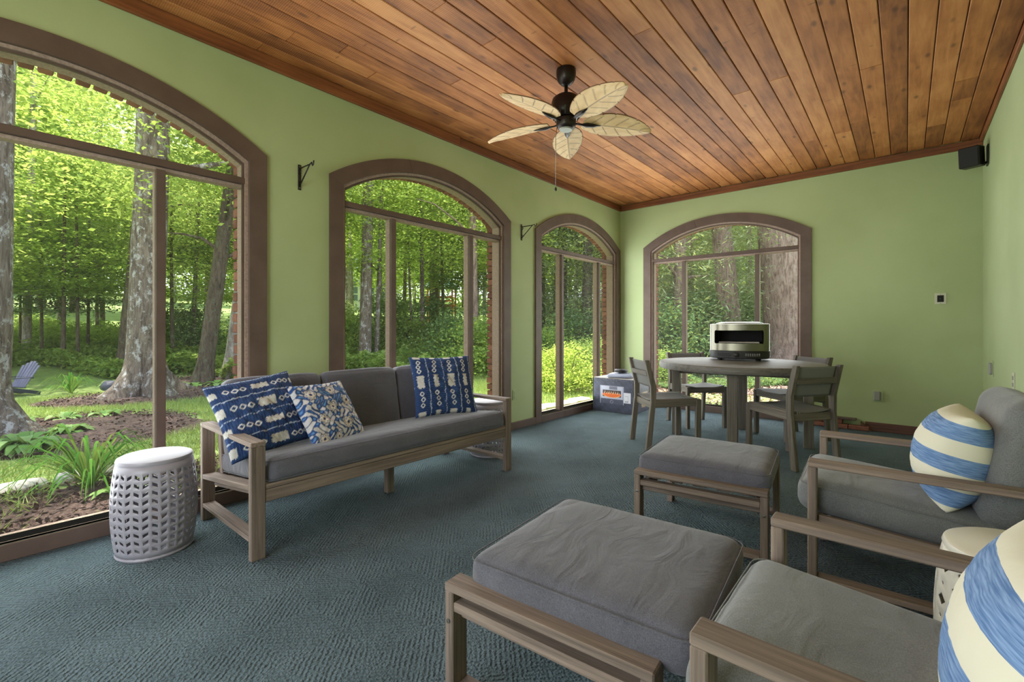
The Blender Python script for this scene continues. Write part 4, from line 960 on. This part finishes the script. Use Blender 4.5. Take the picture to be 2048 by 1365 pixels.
p = ray(1357)*13.5; tree('hemlock_tree', (p.x, p.y), .20, ln(.012), 11, 'barkr', 'reddish hemlock trunk in the left light of the end window', ('hemlock', 0), None, .3, 10, seed=18, zr=(2, 7))
p = ray(1466)*13.5; tree('pine_tree', (p.x, p.y), .335, ln(-.085), 13, 'barkr', 'tall furrowed trunk behind the oven in the end window', ('tall', 1), None, .3, 5, seed=19, cz=3, taper=.4)
p = ray(1580)*12.6; tree('great_oak', (p.x, p.y), .60, ln(-.09), 14, 'barkr', 'huge furrowed trunk filling the right light of the end window', ('tall', 0), None, .3, 4, seed=20, cz=4, taper=.3)
p = ray(52)*12.5; tree('slender_tree', (p.x, p.y), .10, ln(.03), 11, 'birch', 'thin pale stem right of the big trunk in the largest window', ('young', 1), None, .2, 4, seed=22, cs=1.2, cz=4.5)
for k, px in enumerate((120, 205, 700, 760, 808, 1150)):
    p = ray(px)*(19+k); tree('slim_tree', (p.x, p.y), .085+.012*(k % 3), ln(.01*(k-2)), 13, ('bark', 'barkd', 'birch')[k % 3], 'slim bare lower trunk standing back in the wood through '+('the largest window' if px < 600 else 'the middle window' if px < 1000 else 'the corner window'), ('tall', k % 3), 'slim trunks in the wood', 0, 2, seed=230+k)
# saplings on the bank
for k, (px, t_, r_) in enumerate(((40, 12.5, .03), (84, 11.5, .035), (126, 10.8, .05), (156, 11, .04), (176, 13, .04), (345, 12.5, .05), (430, 15, .05))):
    p = ray(px)*t_*1.02; tree('maple_sapling', (p.x, p.y), r_, ln(.01*(-1)**k), 4.6, 'barkd', 'thin young maple rising from the green bank beyond the lawn', ('young', (0, 2, 0, 1, 2, 0, 1)[k]), 'saplings on the bank', 0, 3, seed=30+k, cat='sapling', cs=RNG.uniform(.8, 1.0))
# understorey in front of the woods
RU = random.Random(4)
def win(px): return 'the largest window' if px < 600 else 'the middle window' if px < 1035 else 'the corner window' if px < 1265 else 'the end window'
for k in range(21):
    px = -60+k*62+RU.uniform(-18, 18); t_ = RU.uniform(13.5, 21)
    p = ray(px)*t_; tree('understorey_tree', (p.x, p.y), RU.uniform(.05, .09), ln(RU.uniform(-.04, .04)), 6.5, 'bark', 'leafy understorey tree among the wood seen through '+win(px), ('young', RU.randrange(3)), 'understorey trees through '+win(px), 0, 3, seed=60+k, cs=RU.uniform(1.1, 1.5), cz=RU.uniform(0, 1.8))
for k in range(32):
    px = -160+k*58+RU.uniform(-16, 16); t_ = RU.uniform(21, 44)
    p = ray(px)*t_; tree('woodland_tree', (p.x, p.y), RU.uniform(.12, .24), ln(RU.uniform(-.03, .03)), 14, RU.choice(('bark', 'barkd', 'birch')), 'tall leafy woodland tree behind the garden seen through '+win(px), ('far', RU.randrange(2)), 'woodland trees through '+win(px), 0, 0, seed=100+k, cs=RU.uniform(.85, 1.15), cz=RU.uniform(-.5, 2.5))
for k in range(26):
    px = -180+k*70+RU.uniform(-25, 25); t_ = RU.uniform(46, 62)
    p = ray(px)*t_; tree('distant_tree', (p.x, p.y), .2, ln(0), 14, 'bark', 'distant hazy tree closing the wood seen through '+win(px), ('far', RU.randrange(2)), 'distant trees through '+win(px), 0, 0, seed=200+k, cs=RU.uniform(1.15, 1.4), cz=-3.2)
for k in range(9):
    px = 1290+k*40+RU.uniform(-12, 12); t_ = RU.uniform(15.5, 24)
    p = ray(px)*t_; tree('hemlock_tree', (p.x, p.y), RU.uniform(.08, .14), ln(RU.uniform(-.03, .03)), 9, 'barkr', 'drooping hemlock in the shade beyond the end window', ('hemlock', k % 2), 'hemlocks', 0, 6, seed=160+k, zr=(1, 6))
for k in range(4):
    p = ray(1085+k*45)*RU.uniform(12, 17); tree('hemlock_tree', (p.x, p.y), .09, ln(0), 9, 'barkd', 'grey green hemlock seen through the corner window', ('hemlock', k % 2), 'corner hemlocks', 0, 5, seed=180+k, zr=(1, 6))
# the wood goes on to both sides of what the windows show
for k in range(17):
    a = math.radians(RU.uniform(178, 222)) if k < 13 else math.radians(RU.uniform(68, 88)); t_ = RU.uniform(17, 42)
    x, y = t_*math.cos(a), t_*math.sin(a)-(1.0 if k < 13 else 0)
    tree('woodland_tree', (x, y), RU.uniform(.12, .22), ln(0), 14, 'bark', 'leafy tree where the wood runs on beside the garden', ('far', k % 2), 'woodland trees beside the garden', 0, 0, seed=260+k, cs=RU.uniform(.9, 1.1), cz=RU.uniform(-.8, 1))
for k in range(8):
    a = math.radians(RU.uniform(182, 215)); t_ = RU.uniform(13, 18)
    tree('understorey_tree', (t_*math.cos(a), t_*math.sin(a)-1), .06, ln(0), 6.5, 'bark', 'young leafy tree at the near edge of the wood beside the garden', ('young', k % 3), 'young trees beside the garden', 0, 3, seed=300+k, cs=1.3)
# shrubs
def shrub(px, t_, kind, s, label, group, k):
    p = ray(px)*t_; b = empty('shrub', (p.x, p.y, gz(p.x, p.y)-.05), k*1.7, label, 'shrub', group)
    f = link('foliage', CR['shrub'][kind], None, b); f.scale = (s, s, s)
    for i in range(4): a = i*1.6+k; tube('stem', [(0, 0, 0), (.25*s*math.cos(a), .25*s*math.sin(a), .5*s), (.45*s*math.cos(a), .45*s*math.sin(a), 1.0*s)], [.018, .012, .004], 'barkd', b, 5, False)
for k, px in enumerate((335, 365, 398)): shrub(px, 13.5+.5*k, 0, .95, 'dark rounded shrub behind the leaning trunks', 'dark shrubs by the leaning trunks', k)
for k, (px, t_, kd) in enumerate(((700, 15, 1), (765, 16, 0), (790, 17, 0), (830, 15.5, 1), (860, 16.5, 0), (905, 13.5, 0), (925, 15, 1), (960, 12, 1), (985, 12.5, 2), (1005, 14, 0), (690, 18, 0), (805, 20, 2))): shrub(px, t_, kd, RU.uniform(.95, 1.35), 'loose green shrub in the thicket outside the middle window', 'thicket shrubs', k)
for k, (px, t_, kd, s) in enumerate(((1090, 9.3, 2, .7), (1130, 9.0, 2, .8), (1158, 10, 1, .75), (1100, 12, 1, 1.0), (1140, 13, 0, 1.1), (1200, 11, 1, .8), (1180, 12.5, 2, .8))): shrub(px, t_, kd, s, 'light green shrub outside the corner window', 'corner shrubs', k)
for k, (px, t_, kd, s) in enumerate(((1330, 12, 0, 1.2), (1385, 14, 0, 1.4), (1410, 13.4, 0, 1.2), (1440, 15, 0, 1.4), (1500, 15, 0, 1.3), (1320, 10.5, 1, .6), (1525, 17, 1, 1.2))): shrub(px, t_, kd, s, 'dark evergreen shrub among the great trunks', 'shade shrubs', k)
# ground cover on the bank: nobody could count it
def stuff_leaves(name, n, fx, m, leaf, hgt, label, cat, seed, tilt=.6):
    rnd = np.random.default_rng(seed); P = fx(rnd, n); z = gzv(P[:, 0], P[:, 1])+rnd.uniform(.0, 1, len(P))**.6*hgt(P); P = np.column_stack([P, z])
    o = quads(name, leaves(P, unit(np.array([0, 0, 1.])+rnd.normal(size=P.shape)*tilt), leaf*rnd.uniform(.6, 1.3, len(P)), leaf*.6*rnd.uniform(.6, 1.2, len(P)), rnd), m); tag(o, label, cat, kind='stuff'); return o
def fan_area(p0, p1, t0, t1):
    def f(rnd, n):
        px = rnd.uniform(p0, p1, n); t_ = t0+(t1-t0)*rnd.uniform(0, 1, n)**1.4; u = (px-1024)/919.14; t_ = t_+.5*np.sin(px*.021)
        return np.column_stack([(u*.7588-.6513)*t_, (u*.6513+.7588)*t_])
    return f
mound = lambda a: (lambda P: a*(1.1+vnoise(P[:, 0]*1.7, P[:, 1]*1.5, 2.)))
stuff_leaves('ground_cover', 60000, fan_area(-90, 520, 10.6, 19), 'leaf', .11, mound(.30), 'dense green ground cover on the bank beyond the lawn', 'ground cover', 1)
stuff_leaves('ground_cover', 30000, fan_area(640, 1010, 11.8, 21), 'leaf', .11, mound(.32), 'green ground cover outside the middle window', 'ground cover', 2)
stuff_leaves('ground_cover', 22000, fan_area(1040, 1250, 9.6, 19), 'leafy', .09, mound(.22), 'light green ground cover outside the corner window', 'ground cover', 3)
stuff_leaves('ground_cover', 20000, fan_area(1270, 1640, 9.0, 16), 'leafd', .075, mound(.10), 'low shade plants and leaves beyond the end window', 'ground cover', 4)
def litter(rnd, n): return np.column_stack([rnd.normal(-3.0, 2.0, n), 7.3+np.abs(rnd.normal(2.6, 1.8, n))])
M['dryleaf'] = mat('dry_leaf', C(170, 142, 118), .9)[0]
stuff_leaves('dry_leaves', 9000, litter, 'dryleaf', .07, lambda P: .05, 'dry fallen leaves scattered beyond the end window', 'dry leaves', 6, .4)
def chips(rnd, n):
    k = rnd.integers(0, 4, n); b = np.array(BEDS[:4])[k]; a = rnd.uniform(0, 2*PI, n); q = np.sqrt(rnd.uniform(0, 1, n))*.95
    return np.column_stack([b[:, 0]+b[:, 2]*q*np.cos(a), b[:, 1]+b[:, 3]*q*np.sin(a)])
stuff_leaves('mulch_chips', 14000, chips, 'mulch', .05, lambda P: .065, 'loose wood chips lying on the mulch beds', 'mulch', 7, .5)
# lawn
def in_bed(P, k=.96):
    m_ = np.zeros(len(P), bool)
    for x, y, rx, ry in BEDS: m_ |= ((P[:, 0]-x)/rx)**2+((P[:, 1]-y)/ry)**2 < k
    return m_
rnd = np.random.default_rng(9); n = 190000
P = np.column_stack([-3.9-7.6*rnd.uniform(0, 1, n)**.85, rnd.uniform(-4.5, 9.2, n)])
keep = ~in_bed(P) & (np.hypot(P[:, 0], P[:, 1]) < 12.6) & ~((np.abs(P[:, 0]+5.12) < .14) & (P[:, 1] < 1.6)); P = P[keep]; n = len(P)
h = rnd.uniform(.035, .085, n); a = rnd.uniform(0, 2*PI, n); b = np.stack([np.cos(a), np.sin(a), 0*a], 1)*rnd.uniform(.004, .007, n)[:, None]; B0 = np.column_stack([P, gzv(P[:, 0], P[:, 1])-.004])
tip = B0+np.column_stack([rnd.normal(size=n)*.03, rnd.normal(size=n)*.03, h]); tag(quads('lawn_grass', np.stack([B0-b, B0+b, tip], 1).reshape(-1, 3), 'grass', n=3), 'short bright lawn grass between the house and the trees', 'grass', kind='stuff')
n = 2600; P = np.column_stack([rnd.uniform(-4.95, -3.98, n), rnd.uniform(-1.6, 2.4, n)]); P = P[vnoise(P[:, 0]*3.1, P[:, 1]*2.7, 3.) > -.1]; n = len(P)
h = rnd.uniform(.03, .12, n); a = rnd.uniform(0, 2*PI, n); b = np.stack([np.cos(a), np.sin(a), 0*a], 1)*.006; B0 = np.column_stack([P, np.full(n, G0+.02)]); tip = B0+np.column_stack([rnd.normal(size=n)*.08, rnd.normal(size=n)*.08, h])
tag(quads('weed_grass', np.stack([B0-b, B0+b, tip], 1).reshape(-1, 3), 'grass', n=3), 'stray grass and moss on the dark soil under the large window', 'grass', kind='stuff')
# border stones
bmS = None
for k, (x, y) in enumerate([(-5.1+.05*math.sin(i*2.3), -1.5+i*.42) for i in range(7)]+[(-4.15+.06*math.sin(i*3.1), 4.9+i*.42) for i in range(5)]):
    o = rounded_box('border_stone', .22, .38, .08, .035, 'stone', None, T(x, y, G0+.02, 0, 0, RNG.uniform(-.2, .2)), 6, .01, .012, k*3.3)
    tag(o, 'flat pale border stone in the row before the largest window' if k < 7 else 'flat pale border stone in the row outside the corner window', 'stone', 'border stones by the large window' if k < 7 else 'border stones by the corner window')
# hostas, a strap leaved clump
def arc_leaf(a, L, W_, rise, z0=0., n=6, r0=.02):
    d = Vector((math.cos(a), math.sin(a), 0)); s = Vector((-d.y, d.x, 0)); vs = []
    for i in range(n+1):
        f = i/n; c = d*(r0+L*f)+Vector((0, 0, z0+rise*math.sin(f*PI*.72)-.25*L*f*f)); w_ = W_*math.sin(PI*min(1, f*.93+.07))**.7*.5
        vs += [c-s*w_, c+Vector((0, 0, -.12*w_)), c+s*w_]
    return vs, [(3*i+k, 3*i+k+1, 3*i+k+4, 3*i+k+3) for i in range(n) for k in (0, 1)]
def clump(name, pos, n, L, W_, rise, m, label, cat, group=None, seed=0, gone=0):
    rr = random.Random(seed); t = empty(name, (pos[0], pos[1], gz(pos[0], pos[1])+.02), 0, label, cat, group)
    for i in range(n):
        k = rr.uniform(.55, 1.0); vs, fs = arc_leaf(i*2.399+rr.uniform(-.3, .3), L*k, W_*rr.uniform(.7, 1.1), rise*rr.uniform(.5, 1.2)*(1.3-.5*k), 0, 6); mesh('leaf', vs, fs, m, t, smooth=True)
clump('hosta', (-6.65, .30), 90, .34, .10, .17, 'hosta', 'full green hosta at the foot of the big lichened trunk', 'plant', None, 1)
clump('hosta', (-7.25, .68), 55, .25, .08, .12, 'hosta', 'smaller hosta out on the mulch, right of the fullest one', 'plant', None, 2)
for k, (x, y) in enumerate(((-8.5, .35), (-8.45, .75), (-8.35, 1.15))): clump('hosta', (x, y), 18, .24, .10, .10, 'hosta', 'hosta in the row along the back edge of the mulch bed', 'plant', 'hostas edging the mulch bed', 5+k)
for k, (x, y) in enumerate(((-10.9, 3.3), (-10.7, 3.9), (-11.2, 2.9), (-11.0, 4.5), (-12.3, 2.5), (-12.6, 1.9))): clump('hosta', (x, y), 22, .34, .14, .13, 'hosta', 'pale hosta edging the lawn below the leaning trunks', 'plant', 'hostas below the leaning trunks', 9+k)
clump('strap_leaf_clump', (-4.78, .57), 90, .62, .018, .42, 'strap', 'arching dark green strap leaved clump by the border stones', 'plant', None, 3)
clump('hosta', (-4.32, .70), 12, .24, .075, .14, 'hosta', 'small pale hosta on the soil beside the lilac drum stool', 'plant', None, 4)
clump('strap_leaf_clump', (-11.9, 1.15), 60, .5, .02, .35, 'strap', 'grassy clump at the feet of the garden chair', 'plant', None, 5)
rk = rounded_box('garden_rock', .34, .26, .2, .08, 'navy', None, T(-12.1, 1.75, gz(-12.1, 1.75)+.06), 6, .02, .02, 3); tag(rk, 'dark blue grey rock at the edge of the lawn', 'rock')
# garden chair
ad = empty('adirondack_chair', (-12.3, .36, gz(-12.3, .36)), math.radians(-62), 'navy slatted garden chair on the lawn beside the big trunk', 'chair')
for i in range(6):
    y = -.25+i*.1; hh = .82-.10*abs(i-2.5)**1.5*.35; board('back_slat', (-.22, y*.85, .26), (-.22-.36*hh/.82, y*1.12, .26+hh), .085, .02, (0, 1, 0), 'slat', ad)
for i in range(5): x = -.2+i*.105; board('seat_slat', (x, -.27, .30+x*.22), (x, .27, .30+x*.22), .09, .02, (1, 0, .2), 'navy', ad)
for s in (-1, 1):
    board('armrest', (-.34, s*.33, .575), (.38, s*.33, .575), .12, .022, (0, 1, 0), 'navy', ad); board('front_leg', (.30, s*.30, 0), (.30, s*.30, .565), .1, .022, (1, 0, 0), 'navy', ad); board('rear_leg', (.32, s*.275, .33), (-.55, s*.275, .03), .11, .022, (0, 0, 1), 'navy', ad)
board('back_rail', (-.36, -.33, .56), (-.36, .33, .56), .06, .022, (0, 0, 1), 'navy', ad)
ad.scale = (.68, .68, .57)
# far neighbours through the trees
M['hwhite'] = mat('white_siding', C(226, 226, 228), .7)[0]; M['hroof'] = mat('grey_shingle', C(150, 154, 166), .9)[0]; M['hglass'] = mat('window_glass', C(110, 124, 136), .15)[0]; M['cedar'] = mat('playset_timber', C(176, 104, 62), .8)[0]; M['groof'] = mat('green_canvas', C(44, 92, 84), .7)[0]
p = ray(700)*44; hs = empty('neighbour_house', (p.x, p.y, gz(p.x, p.y)-.2), math.atan2(ray(712).y, ray(712).x)-PI/2, 'white neighbour house glimpsed through the trunks', 'house')
box('wall', (-5, 0, 0), (4.6, 7, 4.2), 'hwhite', hs, 0)
mesh('roof', [(-5.6, -.6, 4.1), (5.2, -.6, 4.1), (5.2, 7.6, 4.1), (-5.6, 7.6, 4.1), (-5.6, 3.5, 6.6), (5.2, 3.5, 6.6)], [(0, 1, 5, 4), (2, 3, 4, 5), (0, 4, 3), (1, 2, 5), (3, 2, 1, 0)], 'hroof', hs)
for x in (-3.6, -1.6, .2, 1.7, 3.2):
    f = box('window_frame', (x-.6, -.06, .9), (x+.6, 0, 3.2), 'hwhite', hs, 0)
    for i in range(2):
        for j in range(3): box('pane', (-.5+i*.52, -.045, -1.05+j*.72), (-.02+i*.52, -.032, -.42+j*.72), 'hglass', f, 0)
p = ray(884)*31; ps = empty('playset', (p.x, p.y, gz(p.x, p.y)), .7, 'timber playset with a green pitched roof among the far trees', 'playset')
for sx_ in (-1, 1):
    for sy_ in (-1, 1): board('post', (sx_*.8, sy_*.8, 0), (sx_*.8, sy_*.8, 2.3), .1, .1, (0, 1, 0), 'cedar', ps, 0)
box('deck', (-.9, -.9, 1.0), (.9, .9, 1.1), 'cedar', ps, 0)
for z in (1.35, 1.6): board('rail', (-.85, -.85, z), (.85, -.85, z), .12, .04, (0, 0, 1), 'cedar', ps, 0)
mesh('roof', [(-1.1, -1.1, 2.25), (1.1, -1.1, 2.25), (1.1, 1.1, 2.25), (-1.1, 1.1, 2.25), (0, 0, 3.3)], [(0, 1, 4), (1, 2, 4), (2, 3, 4), (3, 0, 4), (3, 2, 1, 0)], 'groof', ps)
